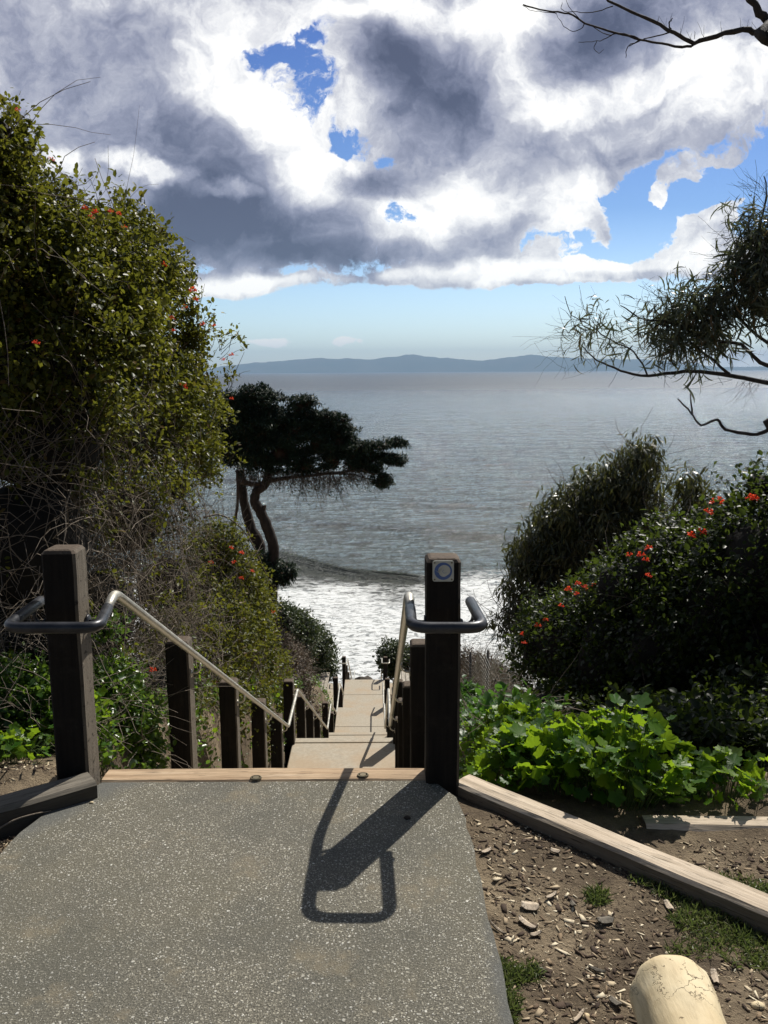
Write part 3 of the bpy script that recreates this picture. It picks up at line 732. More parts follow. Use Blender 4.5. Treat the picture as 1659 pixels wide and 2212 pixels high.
# pale breaking-wave curl inside the roundel
for a in np.linspace(R(200), R(-60), 26): wv.append((.004 + .0235 * math.cos(a), .002 + .0225 * math.sin(a) * (1 if a > 0 else .9)))
for a in np.linspace(R(-75), R(-165), 10): wv.append((.002 + .019 * math.cos(a), -.002 + .020 * math.sin(a)))
wv += [(-.020, -.002), (-.031, .004)]
o = pchild('wave_mark', wv, yf - .0052, .0008, M_white); o.location = (0, 0, 0)
sp = []
for a in np.linspace(R(60), R(330), 24):
    q = .004 + .006 * (a - R(60)) / R(270); sp.append((.004 + q * math.cos(a), .001 + q * math.sin(a)))
sp += [(p[0] * .86 + .001, p[1] * .86) for p in sp[::-1]]
o = pchild('curl_mark', sp, yf - .006, .0006, M_blue); o.location = (0, 0, 0)
for sx_ in (-1, 1):
    for sz_ in (-1, 1):
        bm = bmesh.new(); bmesh.ops.create_uvsphere(bm, u_segments=10, v_segments=6, radius=.0036, matrix=Matrix.Translation((pc.x + sx_ * .033, yf - .004, pc.z + sz_ * .033)) @ Matrix.Diagonal((1, .5, 1, 1)))
        o = bm_obj('screw', bm, M_screw, plate, True); o.location = (0, 0, 0)

# ------------------------------------------------------------------ benches on the rest landing
def bench(x, y0, y1, z, label):
    root = empty('bench', (x, (y0 + y1) / 2, z - .45)); tag(root, label, 'bench', 'benches on the rest landing')
    for k in range(3):
        bm = bmesh.new(); add_box(bm, (x + (k - 1) * .135, (y0 + y1) / 2, z), (.122, y1 - y0, .045), bevel=.006); bm_obj('slat', bm, M_bench, root)
    for y in (y0 + .15, y1 - .15):
        bm = bmesh.new(); add_box(bm, (x, y, z - .065), (.38, .09, .08)); add_box(bm, (x - .06, y, z - .28), (.13, .12, .38)); bm_obj('leg', bm, M_bark2, root)
bench(at(697, 1470, 27.6).x, 26.7, 28.4, -8.62, 'weathered slatted bench beside the left posts of the rest landing')
bench(at(872, 1460, 27.6).x, 26.9, 28.5, -8.62, 'slatted bench half hidden behind the right posts of the rest landing')

bm = bmesh.new(); g_ = at(783, 1466, 46); r = bmesh.ops.create_icosphere(bm, subdivisions=3, radius=1)
for v_ in r['verts']: v_.co = Vector((v_.co.x * .75, v_.co.y * .6, v_.co.z * .55)) * (1 + .25 * mnoise.noise(v_.co * 2) + .08 * mnoise.noise(v_.co * 6)) + Vector((g_.x, 46, g_.z - .42))
tag(bm_obj('rock', bm, M_rock, None, False), 'dark brown rock showing just beyond the lowest visible landing', 'rock')

# ------------------------------------------------------------------ log bollard, lower right
E0 = Vector((.728, 2.02, .064)); dl = Vector((-.05, -1, -.02)).normalized(); sdl = dl.cross(Vector((0, 0, 1))).normalized(); upl = sdl.cross(dl)
bm = bmesh.new(); seg = 48; rings = []
for i in range(46):
    s_ = i / 45; L = s_ ** 1.5 * .85; rd = .055
    pr_ = 1.0 if L > rd else (1 - (1 - L / rd) ** 2.2) ** .5 * .45 + .55
    if i == 0: pr_ = .30
    if i == 1: pr_ = .52
    ring = []
    for k in range(seg):
        a = 2 * math.pi * k / seg; q = Vector((math.cos(a) * 1.3, math.sin(a) * 1.3, L * 5))
        rr = .110 * pr_ * (1 + .07 * mnoise.noise(q) + .035 * mnoise.noise(q * 2.7) + .012 * mnoise.noise(q * 8)) * (1 - .10 * min(1, L / .3))
        ring.append(bm.verts.new(E0 + dl * (L + .012 * mnoise.noise(q * 2)) + (sdl * math.cos(a) + upl * math.sin(a)) * rr))
    rings.append(ring)
for a, b in zip(rings, rings[1:]):
    for k in range(seg): bm.faces.new((a[k], a[(k + 1) % seg], b[(k + 1) % seg], b[k]))
bm.faces.new(rings[0]); bm.faces.new(rings[-1][::-1])
o = bm_obj('log', bm, M_log, None, True); tag(o, 'thick pale bleached log lying on the dirt at the lower right', 'log')

# ------------------------------------------------------------------ sea
ZS = -20.35
def ridge(x, y):
    # line of the small breaker: from (-13.5,100.7) to (6,86)
    tt = (x + 13.5) / 19.5; yl = 100.7 - 14.7 * tt + 1.2 * math.sin(x * .35) ; d = y - yl
    amp = .75 * sst(-.35, .15, tt) * (1 - sst(.75, 1.35, tt))
    h = math.exp(-(d / 1.7) ** 2) if d > 0 else math.exp(-(d / .75) ** 2)
    return amp * h
def seaz(x, y):
    z = ZS
    if y < 900:
        f = 1 - sst(350, 900, y)
        z += f * (.05 * math.sin((y + x * .35 + 3 * mnoise.noise(Vector((x * .03, y * .03, 0)))) * .42) * sst(60, 110, y) + .12 * mnoise.noise(Vector((x * .12, y * .22, 0))) + .07 * mnoise.noise(Vector((x * .4, y * .8, 4))))
        if 75 < y < 112: z += ridge(x, y)
        z += .10 * mnoise.noise(Vector((x * .5, y * .6, 8))) * (1 - sst(80, 95, y))
        for (ya, sl_, am) in ((122, .5, .20), (145, .3, .14), (175, .15, .12), (210, .2, .12)):
            dd = y + x * sl_ - ya + 3 * mnoise.noise(Vector((x * .06, ya, 0)))
            z += am * math.exp(-(dd / (1.8 if dd > 0 else 1.0)) ** 2) * max(0, .5 + 1.2 * mnoise.noise(Vector((x * .05 + ya, 0, 2))))
    return z
sy = [44.0]
while sy[-1] < 110: sy.append(sy[-1] + .42)
while sy[-1] < 60000: sy.append(sy[-1] * 1.0065 if sy[-1] < 900 else sy[-1] * 1.08)
sxr = np.concatenate([-np.geomspace(40, 1.6, 16), np.linspace(-1.0, 1.0, 210), np.geomspace(1.6, 40, 16)])
Vs, nxs = [], len(sxr)
for y in sy:
    wscale = .62 * y
    for q in sxr:
        x = q * wscale; Vs.append((x, y, seaz(x, y)))
Fs = np.array([(j * nxs + i, j * nxs + i + 1, (j + 1) * nxs + i + 1, (j + 1) * nxs + i) for j in range(len(sy) - 1) for i in range(nxs - 1)])
m, t = mat('sea_water'); p = t.n('ShaderNodeNewGeometry', 0)
xyz = t.t.nodes.new('ShaderNodeSeparateXYZ'); t.t.links.new(p, xyz.inputs[0]); X_, Y_, Z_ = xyz.outputs
dist = t.m('MAXIMUM', Y_, 40.0)
# wavelets: bump, coarser with distance as the eye resolves them
h1 = t.noise(t.mapping(p, rot=(0, 0, R(-14)), scale=(.8, 1.4, 1)), 1.0, 7, .62)
h2 = t.noise(t.mapping(p, rot=(0, 0, R(10)), scale=(.17, .38, 1)), 1.0, 6, .6)
h3 = t.noise(t.mapping(p, rot=(0, 0, R(-5)), scale=(.012, .06, 1)), 1.0, 6, .62)
nearf = t.mr(dist, 80, 500, 1, .25); 
h0 = t.noise(t.mapping(p, rot=(0, 0, R(-10)), scale=(2.2, 5.0, 1)), 1.0, 4, .6)
hsum = t.m('ADD', t.m('ADD', t.m('ADD', t.m('MULTIPLY', h1, .42), t.m('MULTIPLY', t.m('MULTIPLY', h0, .30), t.mr(Y_, 120, 600, 1, .3))), t.m('MULTIPLY', h2, 1.0)), t.m('MULTIPLY', h3, 2.5))
bn = bump(t, hsum, 1.0, 1.0)
vc = t.t.nodes.new('ShaderNodeTexVoronoi'); vc.inputs['Scale'].default_value = 1.0; t.t.links.new(t.mapping(p, scale=(2.6, 1.0, 0)), vc.inputs['Vector'])
fac_ = t.v('MULTIPLY', t.v('SUBTRACT', vc.outputs['Color'], (.5, .5, .5)), (1.0, 1.0, 0.0))
bn = t.v('NORMALIZE', t.v('ADD', bn, t.v('SCALE', fac_, scale=t.mr(Y_, 130, 700, .62, .25))))
# foam
fx = t.m('MULTIPLY', X_, .16)
wob = t.m('MULTIPLY', t.m('SUBTRACT', t.noise(t.mapping(p, scale=(.045, .09, 0)), 1, 5, .6), .5), 26)
edge = t.m('SUBTRACT', t.m('SUBTRACT', t.m('ADD', 80.5, wob), Y_), t.m('MULTIPLY', t.mr(t.m('ABSOLUTE', t.m('SUBTRACT', X_, 2)), 0, 9), -7))
dnoise = t.noise(t.mapping(p, rot=(0, 0, R(-8)), scale=(.6, 1.1, 0)), 1.0, 7, .66, 1.0)
amount = t.mr(edge, -8, 12, 0, 1, 'LINEAR')
vor = t.n('ShaderNodeTexVoronoi', 0, feature='DISTANCE_TO_EDGE', i={'Vector': t.v('ADD', t.mapping(p, rot=(0, 0, R(-12)), scale=(.50, 1.0, 0)), t.v('SCALE', t.noise(p, .8, 5, .65, out=1), scale=1.3)), 'Scale': 1.0})
lace = t.mr(vor, .02, .16, 1, 0)
solid = t.mr(t.m('ADD', dnoise, t.m('MULTIPLY', amount, .40)), .56, .72)
lacy = t.m('MULTIPLY', lace, t.mr(t.m('ADD', dnoise, t.m('MULTIPLY', amount, .5)), .48, .72))
foam = t.m('MULTIPLY', t.m('MAXIMUM', solid, lacy), t.mr(edge, -9, 3))
holesf = t.mr(t.noise(t.mapping(p, rot=(0, 0, R(-8)), scale=(1.25, 2.0, 0)), 1.0, 6, .60, .9), .50, .58, 0, 1.0)
foam = t.m('MULTIPLY', foam, t.m('SUBTRACT', 1.0, t.m('MULTIPLY', holesf, t.mr(edge, 30, 2, .9, .5))))
deep = t.mix(t.mr(Y_, 75, 420), (.082, .088, .076), (.044, .056, .070))
deep = t.mix(t.mr(Z_, ZS + .3, ZS + .9), deep, (.045, .055, .038))
rough = t.mr(Y_, 150, 1500, .07, .34)
wat = pbsdf(t, deep, rough, bn, .42)
wat.node.inputs['IOR'].default_value = 1.333
fcol = t.mix(t.noise(t.mapping(p, scale=(1.5, 3, 0)), 1, 6, .7), (.52, .54, .54), (.86, .87, .86))
foa = pbsdf(t, fcol, .8, bump(t, dnoise, .6, .5), .2)
finish(t, t.n('ShaderNodeMixShader', i={0: foam, 1: wat, 2: foa})); M_sea = m
tag(np_mesh('sea', np.array(Vs), Fs, M_sea, smooth=True), kind='structure')

# ------------------------------------------------------------------ island across the channel
isl = [(380, 800), (440, 797), (500, 789), (560, 783), (600, 780), (650, 776), (690, 773), (720, 775), (760, 773), (800, 776), (840, 771), (892, 766), (925, 770), (960, 773), (1000, 776), (1040, 779), (1062, 776), (1100, 771), (1152, 766), (1190, 770), (1240, 772), (1300, 775), (1370, 776), (1440, 780), (1500, 783), (1525, 790), (1560, 793), (1620, 792), (1700, 789), (1800, 786), (1900, 792), (2000, 799)]
YI = 26000.0
def islz(px):
    for (a, ya), (b, yb) in zip(isl, isl[1:]):
        if a <= px <= b:
            s = (px - a) / (b - a); s = s * s * (3 - 2 * s); return ya + (yb - ya) * s
    return 800
m, t = mat('chaparral_hillside'); p = t.n('ShaderNodeNewGeometry', 0)
finish(t, pbsdf(t, t.ramp(t.noise(p, .0012, 6, .6), [(.3, (.04, .05, .03)), (.7, (.10, .09, .06))]), .95, spec=.1)); M_isl = m
Vi = []; ncol = 520; nrow = 12
for j in range(nrow + 1):
    s = j / nrow
    for i in range(ncol + 1):
        px = 380 + 1620 * i / ncol; top = at(px, islz(px), YI)
        hz = (top.z - ZS); x = top.x; y = YI - 2600 + 5200 * s
        f = math.sin(math.pi * min(1, max(0, s))) ** 1.2
        nz = mnoise.fractal(Vector((x * .0011, y * .0011, 0)), 1.0, 2.1, 6)
        nz2 = mnoise.fractal(Vector((x * .004, y * .003, 3)), 1.0, 2.1, 4)
        z = ZS - 5 + hz * f * (1 + .10 * nz * (1 if s != .5 else .4)) + nz2 * 16 * f
        Vi.append((x * y / YI, y, z))
Fi = np.array([(j * (ncol + 1) + i, j * (ncol + 1) + i + 1, (j + 1) * (ncol + 1) + i + 1, (j + 1) * (ncol + 1) + i) for j in range(nrow) for i in range(ncol)])
tag(np_mesh('hills', np.array(Vi), Fi, M_isl, smooth=True), kind='structure')

# ------------------------------------------------------------------ plants
def flower_mesh():
    """spray of narrow orange trumpets"""
    r_ = random.Random(3); v, f = [], []
    for k in range(14):
        d = Vector((r_.gauss(0, 1), r_.gauss(0, 1), abs(r_.gauss(.5, .7)))).normalized(); s = d.orthogonal().normalized(); u = d.cross(s)
        L = r_.uniform(.6, 1); o = len(v)
        for (q, w) in ((.1, .02), (.65, .05), (1.0, .15)):
            for a in range(5):
                an = a * 2 * math.pi / 5 + k; ww = w * (1 if q < 1 else (1.3 if a % 2 else .6)); v.append(tuple(d * q * L + (s * math.cos(an) + u * math.sin(an)) * ww))
        for ring in (0, 5):
            for a in range(5): f.append((o + ring + a, o + ring + (a + 1) % 5, o + ring + 5 + (a + 1) % 5, o + ring + 5 + a))
    me = bpy.data.meshes.new('flower'); me.from_pydata(v, [], f); me.update(); me.materials.append(M_flower); return me
FM = flower_mesh()
def flower(parent, p, s):
    o = bpy.data.objects.new('flower', FM); COL.objects.link(o); o.parent = parent; o.location = Vector(p) - parent.location
    o.scale = (s, s, s); o.rotation_euler = (random.uniform(-.5, .5), random.uniform(-.5, .5), random.uniform(0, 6)); return o

NAR = strip(3, .11, .35); NARL = strip(4, .042, .7); TUFT = strip(2, .17, .2); BLADE = strip(3, .05, .45)
def shrub(name, label, cat, bl, leafmat, n, per, size, tmpl=OVAL, spread=.03, L=.12, twigs=0, twmat=None, core=.74, flowers=(), up=.3, droop=0, twL=(.25, .8), twr=(.0015, .0035), lo=.80, hi=1.04, twd=0.06, trunk=None, group=None, kw=True, bumpy=.13, rej=.72, wid=None, fs=.045, flat=.6, twout=.5, clip=0):
    base = Vector(np.mean([b[0] for b in bl], axis=0)); base.z = min(b[0][2] - b[1][2] for b in bl)
    root = empty(name, base); tag(root, label, cat, group)
    lim = lambda q: np.array([xs(y) - GAP - PW - .03 for y in q])
    if core:
        for i_, b_ in enumerate(bl[::1]):
            sc_ = core
            if clip:
                room = (xs(b_[0][1]) - GAP - PW - .22 - b_[0][0]) / b_[1][0]; sc_ = min(core, room * .8)
            if sc_ > .25: core_mesh('dark_core', [b_], M_thick, root, sc_, 2)
    p, d, k = blob_pts(bl, n, lo, hi, rej, bumpy)
    if clip: ok = p[:, 0] < lim(p[:, 1]) - .05; p, d = p[ok], d[ok]
    v, f = sprigs(p, d, per, spread, L, tmpl, size, up, droop, wid, flat)
    np_mesh('foliage', v, f, leafmat, root)
    if twigs:
        p, d, k = blob_pts([(b[0], b[1], max(.12, 1.1 - b[2])) for b in bl], twigs, .66, 1.0, .62, bumpy)
        dd = d * twout + unit(len(p)) * .9
        P = wander(p, dd, rng.uniform(*twL, len(p)), 6, .22, twd)
        if clip: P = P[(P[:, :, 0] < lim(P[:, :, 1].mean(1))[:, None]).all(1)]
        v, f = tubes(P, rng.uniform(*twr, len(P))); np_mesh('twigs', v, f, twmat or M_twig, root)
    if trunk:
        for pts, r0, r1, m_ in trunk: limb('trunk', pts, r0, r1, m_, root)
    for (px, py, Y, s) in flowers: flower(root, at(px, py, Y * .955), s * (.52 if px < 800 else .72))
    return root

# --- tall flowering hedge on the left bank
hl = [B(-80, 430, 4.6, 130), B(0, 420, 4.8, 85), B(-12, 290, 4.7, 50), B(-30, 350, 4.7, 70), B(0, 590, 4.9, 175), B(150, 590, 5.3, 105), B(120, 475, 5.2, 40), B(195, 520, 5.4, 30), B(120, 670, 5.3, 200), B(225, 620, 5.7, 105),
      B(290, 560, 5.9, 85), B(60, 760, 5, 230), B(280, 760, 6, 180), B(345, 720, 6.3, 120), B(375, 790, 6.5, 110), B(430, 800, 6.9, 66, w=1.2), B(455, 880, 6.9, 50, w=1.5), B(440, 985, 7, 50, w=.9), B(400, 920, 7, 105, w=1.3), B(250, 930, 5.8, 190, w=.35), B(100, 950, 5.0, 220, w=.2),
      B(380, 1050, 6.9, 110, w=.12), B(280, 1120, 6.1, 180, w=.04), B(60, 1180, 4.7, 240, w=.02), B(200, 1330, 5.4, 220, w=.02), B(350, 1260, 6.8, 140, w=.05), B(60, 1400, 4.7, 190, w=.02), B(310, 1500, 6.4, 170, w=.08), B(410, 1430, 7.4, 110, w=.12), B(130, 1560, 5.0, 130, w=.3)]
FL = [(185, 452, 5.25, .05), (205, 460, 5.3, .05), (196, 470, 5.2, .045), (240, 458, 5.4, .04), (255, 462, 5.4, .04), (268, 492, 5.5, .04), (38, 238, 4.5, .03), (110, 345, 5, .04), (352, 573, 6.0, .06), (415, 628, 6.3, .07), (422, 648, 6.3, .05),
      (398, 665, 6.2, .05), (372, 688, 6.0, .05), (345, 637, 6.0, .055), (350, 650, 6.0, .05), (438, 702, 6.6, .05), (462, 704, 6.7, .04), (500, 768, 7.0, .05), (482, 778, 7.0, .04), (395, 830, 6.2, .05), (400, 838, 6.2, .05), (78, 742, 4.2, .04), (376, 715, 6.0, .04), (330, 1450, 5.8, .05), (500, 862, 6.9, .04)]
h1_ = shrub('flowering_hedge', 'tall glossy green hedge with orange red flowers and bare grey twigs covering the left bank', 'hedge', hl, M_honey, 21000, 11, .033,
      spread=.026, L=.12, twigs=9000, twr=(.0016, .0036), core=.74, flowers=FL, bumpy=.24, wid=.95, clip=-1)
# bare shoots standing out of its top
ps = [(60, 370), (150, 440), (205, 510), (175, 480), (240, 510), (265, 455), (300, 470), (330, 520), (350, 570), (385, 600), (440, 690), (470, 730), (495, 740), (5, 260), (100, 390), (415, 640), (505, 800), (500, 900), (505, 980)]
st_ = np.array([at(px + random.uniform(-25, 5), py + random.uniform(5, 40), 5.0 + 2 * px / 500) for px, py in ps for _ in range(6)])
dd = np.array([[.45, 0, 1.0]]) + rng.normal(size=(len(st_), 3)) * .35
P = wander(st_, dd, rng.uniform(.08, .22, len(st_)), 6, .16)
v, f = tubes(P, rng.uniform(.0018, .0032, len(st_))); np_mesh('bare_shoots', v, f, M_dtwig, h1_)
tipp = P[:, -1][::2]; v, f = sprigs(np.concatenate([tipp, P[:, -2][::2], P[:, -3][1::3]]), np.tile([[0, 0, 1.]], (len(tipp) * 2 + len(P[1::3]), 1)), 7, .025, .06, OVAL, .036); np_mesh('tip_leaves', v, f, M_honey, h1_)

b2 = [B(470, 1240, 9.2, 75, w=.4), B(500, 1300, 9.6, 85), B(440, 1370, 8.5, 110, w=.6), B(540, 1340, 10.2, 62), B(500, 1440, 9.5, 100, w=.5), B(560, 1420, 10.6, 55), B(420, 1530, 8.0, 110, w=.4), B(520, 1560, 9.6, 80, w=.6), B(585, 1540, 11.5, 48, w=.8), B(590, 1460, 12, 42, w=.7), B(470, 1180, 9, 40)]
shrub('flowering_shrub', 'lower tangled twiggy shrub with small orange flowers spilling beside the left handrail', 'shrub', b2, M_honey, 8000, 9, .038, spread=.04, L=.16, twigs=5200, core=.7, clip=-1, twL=(.3, 1.0), twr=(.002, .004),
      flowers=[(520, 1195, 9.0, .07), (505, 1215, 9, .06), (455, 1215, 8.6, .06), (470, 1470, 8.6, .06), (545, 1235, 9.3, .06), (520, 1250, 9.3, .07), (590, 1322, 9.8, .06), (500, 1185, 9, .06), (350, 1560, 6.2, .07), (465, 1475, 8.2, .06)])
# arching bare cane
bm = limb(None, [at(440, 1118, 9), at(475, 1112, 9.1), at(515, 1135, 9.2), at(545, 1175, 9.3), at(575, 1240, 9.5)], .012, .006, M_twig, None)
tag(bm_obj('arching_cane', bm, M_twig, None, True), 'bare pale cane arching out of the left shrub toward the cypress trunks', 'cane')
# glossy lower leaves near the left post
gl_ = [B(20, 1520, 4.1, 75), B(90, 1545, 4.1, 62), B(40, 1610, 4.0, 50), B(245, 1545, 4.7, 62), B(285, 1600, 4.8, 48), B(150, 1590, 4.2, 50), B(230, 1365, 4.7, 22), B(255, 1470, 4.8, 34), B(215, 1500, 4.6, 40)]
shrub('glossy_shrub', 'low glossy leaved shrub glinting in the sun around the left big post', 'shrub', gl_, M_gloss, 3600, 8, .032, spread=.025, L=.09, twigs=260, core=.6, flowers=[(330, 1447, 5.3, .05)])

def leafy_shoots(root, bl, n, L, leafm, per=3, lsz=.032, up=.5):
    p, d, k = blob_pts(bl, n, .92, 1.02, .85, .13, clump=False)
    P = wander(p, d + np.array([[0, 0, up]]) + rng.normal(size=(len(p), 3)) * .35, rng.uniform(*L, len(p)), 6, .16, .02)
    P = P[(P[:, :, 0] < np.array([xs(y) - GAP - PW for y in P[:, 0, 1]])[:, None]).all(1)] if root.location.x < -.5 else P
    v, f = tubes(P, rng.uniform(.0014, .0026, len(P))); np_mesh('shoots', v, f, M_dtwig, root)
    Q = P[rng.uniform(0, 1, len(P)) < .75]; q = Q[:, 1:].reshape(-1, 3); dd = np.repeat(Q[:, -1] - Q[:, 0], 5, 0); dd /= np.linalg.norm(dd, axis=1, keepdims=True)
    v, f = sprigs(q, dd, per, .012, .04, OVAL, lsz); np_mesh('shoot_leaves', v, f, leafm, root)
leafy_shoots(h1_, hl[:20], 620, (.10, .38), M_honey)

# --- round bushes at the cliff edge
shrub('round_bush', 'rounded dark green bush at the cliff edge above the foam, left of the stairs', 'bush',
      [B(625, 1375, 27, 62), B(665, 1400, 28.5, 55), B(690, 1440, 29.6, 38), B(600, 1350, 26.5, 50), B(640, 1430, 28, 46)], M_scrub, 5200, 6, .085, spread=.06, L=.2, core=.84, bumpy=.12)
shrub('dry_bush', 'brown dry twiggy bush below the round green one, behind the left bench', 'bush',
      [B(595, 1430, 24, 58), B(632, 1440, 25, 40), B(635, 1480, 24, 34), B(575, 1400, 22, 45), B(600, 1490, 22, 45)], M_drysc, 3200, 5, .06, spread=.06, L=.2, twigs=1600, core=.85, twr=(.003, .006), twL=(.3, .9))
shrub('dry_shrub', 'brown dry brush close behind the left posts of the second flight', 'shrub', [B(650, 1545, 13.5, 38), B(664, 1540, 16, 30), B(682, 1560, 18, 22), B(640, 1500, 16, 40), B(655, 1510, 19.5, 20)], M_drysc, 2600, 5, .045, spread=.05, L=.16, twigs=1500, core=.8, twr=(.002, .005), twL=(.2, .7), clip=-1)
shrub('leafy_shrub', 'small bright green shrub by the tall left post of the first landing', 'shrub', [B(585, 1585, 10.5, 34), B(600, 1540, 11.5, 30), B(640, 1590, 13, 18)], M_honey, 900, 7, .045, spread=.04, L=.1, core=.6, clip=-1)
shrub('cliff_bush', 'small dark bush at the cliff edge just left of the plaque post', 'bush',
      [B(850, 1420, 30.5, 32), B(875, 1435, 30.5, 38), B(905, 1440, 30, 42)], M_scrub, 2600, 6, .09, spread=.06, L=.2, core=.8, bumpy=.15)
shrub('dry_scrub', 'brown grey scrub on the slope between the plaque post and the wire fence', 'scrub',
      [B(1000, 1462, 19, 52), B(1045, 1475, 18, 52), B(1085, 1495, 16, 52), B(960, 1460, 22, 50), B(1030, 1520, 14, 55), B(1100, 1540, 12, 50)], M_drysc, 4200, 5, .05, spread=.06, L=.2, twigs=3600, core=.8, twr=(.002, .005), twL=(.3, 1.0))
shrub('leafy_sprout', 'bright green weedy clump at the foot of the scrub beside the plaque post', 'plant',
      [B(1002, 1530, 8.0, 16), B(1008, 1500, 9.0, 14)], M_mallowD, 160, 6, .05, spread=.03, L=.1, core=0)

# --- willowy tree on the right
eu = [B(1385, 985, 12, 35), B(1362, 1030, 12, 56), B(1290, 1065, 12, 58), B(1375, 1100, 12, 58), B(1225, 1110, 12, 58), B(1300, 1150, 12, 92), B(1200, 1180, 12, 71), B(1365, 1180, 12, 58), B(1150, 1200, 12, 50), B(1230, 1270, 12, 92), B(1340, 1250, 12, 92),
      B(1140, 1270, 11.8, 46), B(1130, 1330, 11.6, 42, w=.6), B(1085, 1350, 11.4, 21, w=.35), B(1200, 1350, 11.6, 63), B(1110, 1385, 11.2, 18, w=.3)]
tb_ = at(1290, 1450, 12); tb_.z = terr(tb_.x, 12) - .1
shrub('willowy_tree', 'rounded dark tree of narrow hanging leaves against the sea at the right', 'tree', eu, M_euc, 6200, 7, .105, tmpl=NAR, spread=.06, L=.16, droop=.9, up=-.3, core=0, twigs=700, twmat=M_dtwig, twr=(.003, .006), lo=.45, hi=1.06, rej=.25, twL=(.3, .8),
      trunk=[([tb_, at(1285, 1330, 12), at(1300, 1200, 12), at(1360, 1080, 12), at(1385, 980, 12)], .08, .012, M_bark), ([at(1285, 1300, 12), at(1230, 1220, 12), at(1190, 1160, 12)], .045, .012, M_bark)])
tb_ = at(1490, 1300, 10); tb_.z = terr(tb_.x, 10) - .1
shrub('willowy_sapling', 'slender pale sapling standing alone between the willowy tree and the orange flower', 'tree', [B(1490, 1050, 10, 20), B(1497, 1090, 10, 26), B(1490, 1140, 10, 34), B(1530, 1160, 10, 22)], M_euc, 420, 6, .11, tmpl=NAR, spread=.06, L=.2, droop=1.0, core=0, lo=.2,
      twigs=120, twmat=M_dtwig, rej=.1, trunk=[([tb_, at(1495, 1180, 10), at(1492, 1040, 10)], .03, .006, M_bark)])

# --- dark vine hedge over the fence on the right
hr = [B(1200, 1345, 7.2, 62), B(1250, 1400, 7.0, 130), B(1300, 1325, 6.8, 90), B(1180, 1420, 7.1, 66), B(1380, 1290, 6.4, 120), B(1450, 1230, 6.1, 110), B(1370, 1420, 6.4, 170), B(1540, 1240, 5.8, 120), B(1500, 1400, 5.9, 200), B(1620, 1190, 5.5, 110), B(1600, 1330, 5.5, 190), B(1700, 1230, 5.2, 190), B(1640, 1050, 5.6, 34), B(1665, 1060, 5.5, 50),
      B(1260, 1540, 7.0, 100), B(1370, 1560, 6.5, 130), B(1500, 1580, 5.9, 150), B(1640, 1560, 5.3, 190), B(1780, 1400, 5.0, 230), B(1290, 1640, 6.2, 85), B(1400, 1660, 5.6, 110), B(1540, 1670, 5.0, 140), B(1700, 1640, 4.6, 170), B(1380, 1690, 5.0, 70), B(1480, 1700, 4.7, 90), B(1590, 1700, 4.5, 110), B(1720, 1690, 4.3, 130), B(1600, 1605, 4.35, 120), B(1720, 1580, 4.2, 150), B(1480, 1640, 4.7, 80), B(1590, 1650, 3.95, 95), B(1720, 1640, 3.9, 130), B(1480, 1660, 4.1, 60), B(1230, 1590, 5.6, 75), B(1180, 1540, 6.2, 60), B(1310, 1600, 5.0, 85), B(1400, 1610, 4.6, 85)]
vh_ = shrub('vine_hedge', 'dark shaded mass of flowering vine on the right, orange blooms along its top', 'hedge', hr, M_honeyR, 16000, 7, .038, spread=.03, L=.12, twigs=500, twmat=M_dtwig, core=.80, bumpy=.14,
      flowers=[(1550, 1088, 5.5, .075), (1530, 1108, 5.4, .05), (1515, 1150, 5.4, .05), (1492, 1158, 5.5, .05), (1400, 1185, 5.9, .045), (1385, 1200, 5.9, .05), (1395, 1210, 5.8, .04), (1360, 1200, 6.0, .04), (1250, 1262, 6.6, .045), (1262, 1270, 6.5, .045), (1228, 1275, 6.7, .05), (1245, 1285, 6.6, .04),
               (1280, 1265, 6.6, .04), (1212, 1310, 6.8, .04), (1180, 1340, 7.0, .04), (1162, 1352, 7.0, .05), (1130, 1372, 7.1, .045), (1132, 1390, 7.1, .04), (1632, 1078, 5.3, .05), (1620, 1075, 5.3, .045), (1400, 1245, 5.6, .04)])
leafy_shoots(vh_, hr[:14], 260, (.08, .26), M_honeyR, 3, .036)
# --- wire fence
fe = empty('wire_fence', (1.3, 6.5, terr(1.3, 6.5))); tag(fe, 'sagging wire mesh fence with thin poles at the edge of the leafy bed', 'fence')
fa, fb_ = at(1185, 1560, 7.0), at(1005, 1540, 11.0); fa.z = fb_.z = 0
Pw = []; nL = 74; nH = 22
def fpt(s, h):
    p = fa.lerp(fb_, s); b = .10 * mnoise.noise(Vector((s * 5, h * 2, 0))); z = terr(p.x, p.y)
    return (p.x + b, p.y, z + h * (1.12 + .22 * mnoise.noise(Vector((s * 6, 1, 2)))))
for i in range(nL + 1): Pw.append([fpt(min(1, max(0, i / nL + .004 * mnoise.noise(Vector((i, h, 0))))), h / 5) for h in range(6)])
v1, f1 = tubes(np.array(Pw), np.full(len(Pw), .0036))
Pw = [[fpt(k / 20 + 0.0, j / nH) for k in range(21)] for j in range(nH + 1)]
v2, f2 = tubes(np.array(Pw), np.full(len(Pw), .0036))
v, f = merge([(v1, f1), (v2, f2)]); np_mesh('wire_mesh', v, f, M_wire, fe)
for s in (0.02, .38, .7, .98):
    p = fa.lerp(fb_, s); z = terr(p.x, p.y); bm = bmesh.new(); add_tube(bm, [(p.x + .03, p.y, z - .2), (p.x + .05, p.y, z + 1.2)], .017, 8); bm_obj('fence_pole', bm, M_rust, fe, True)

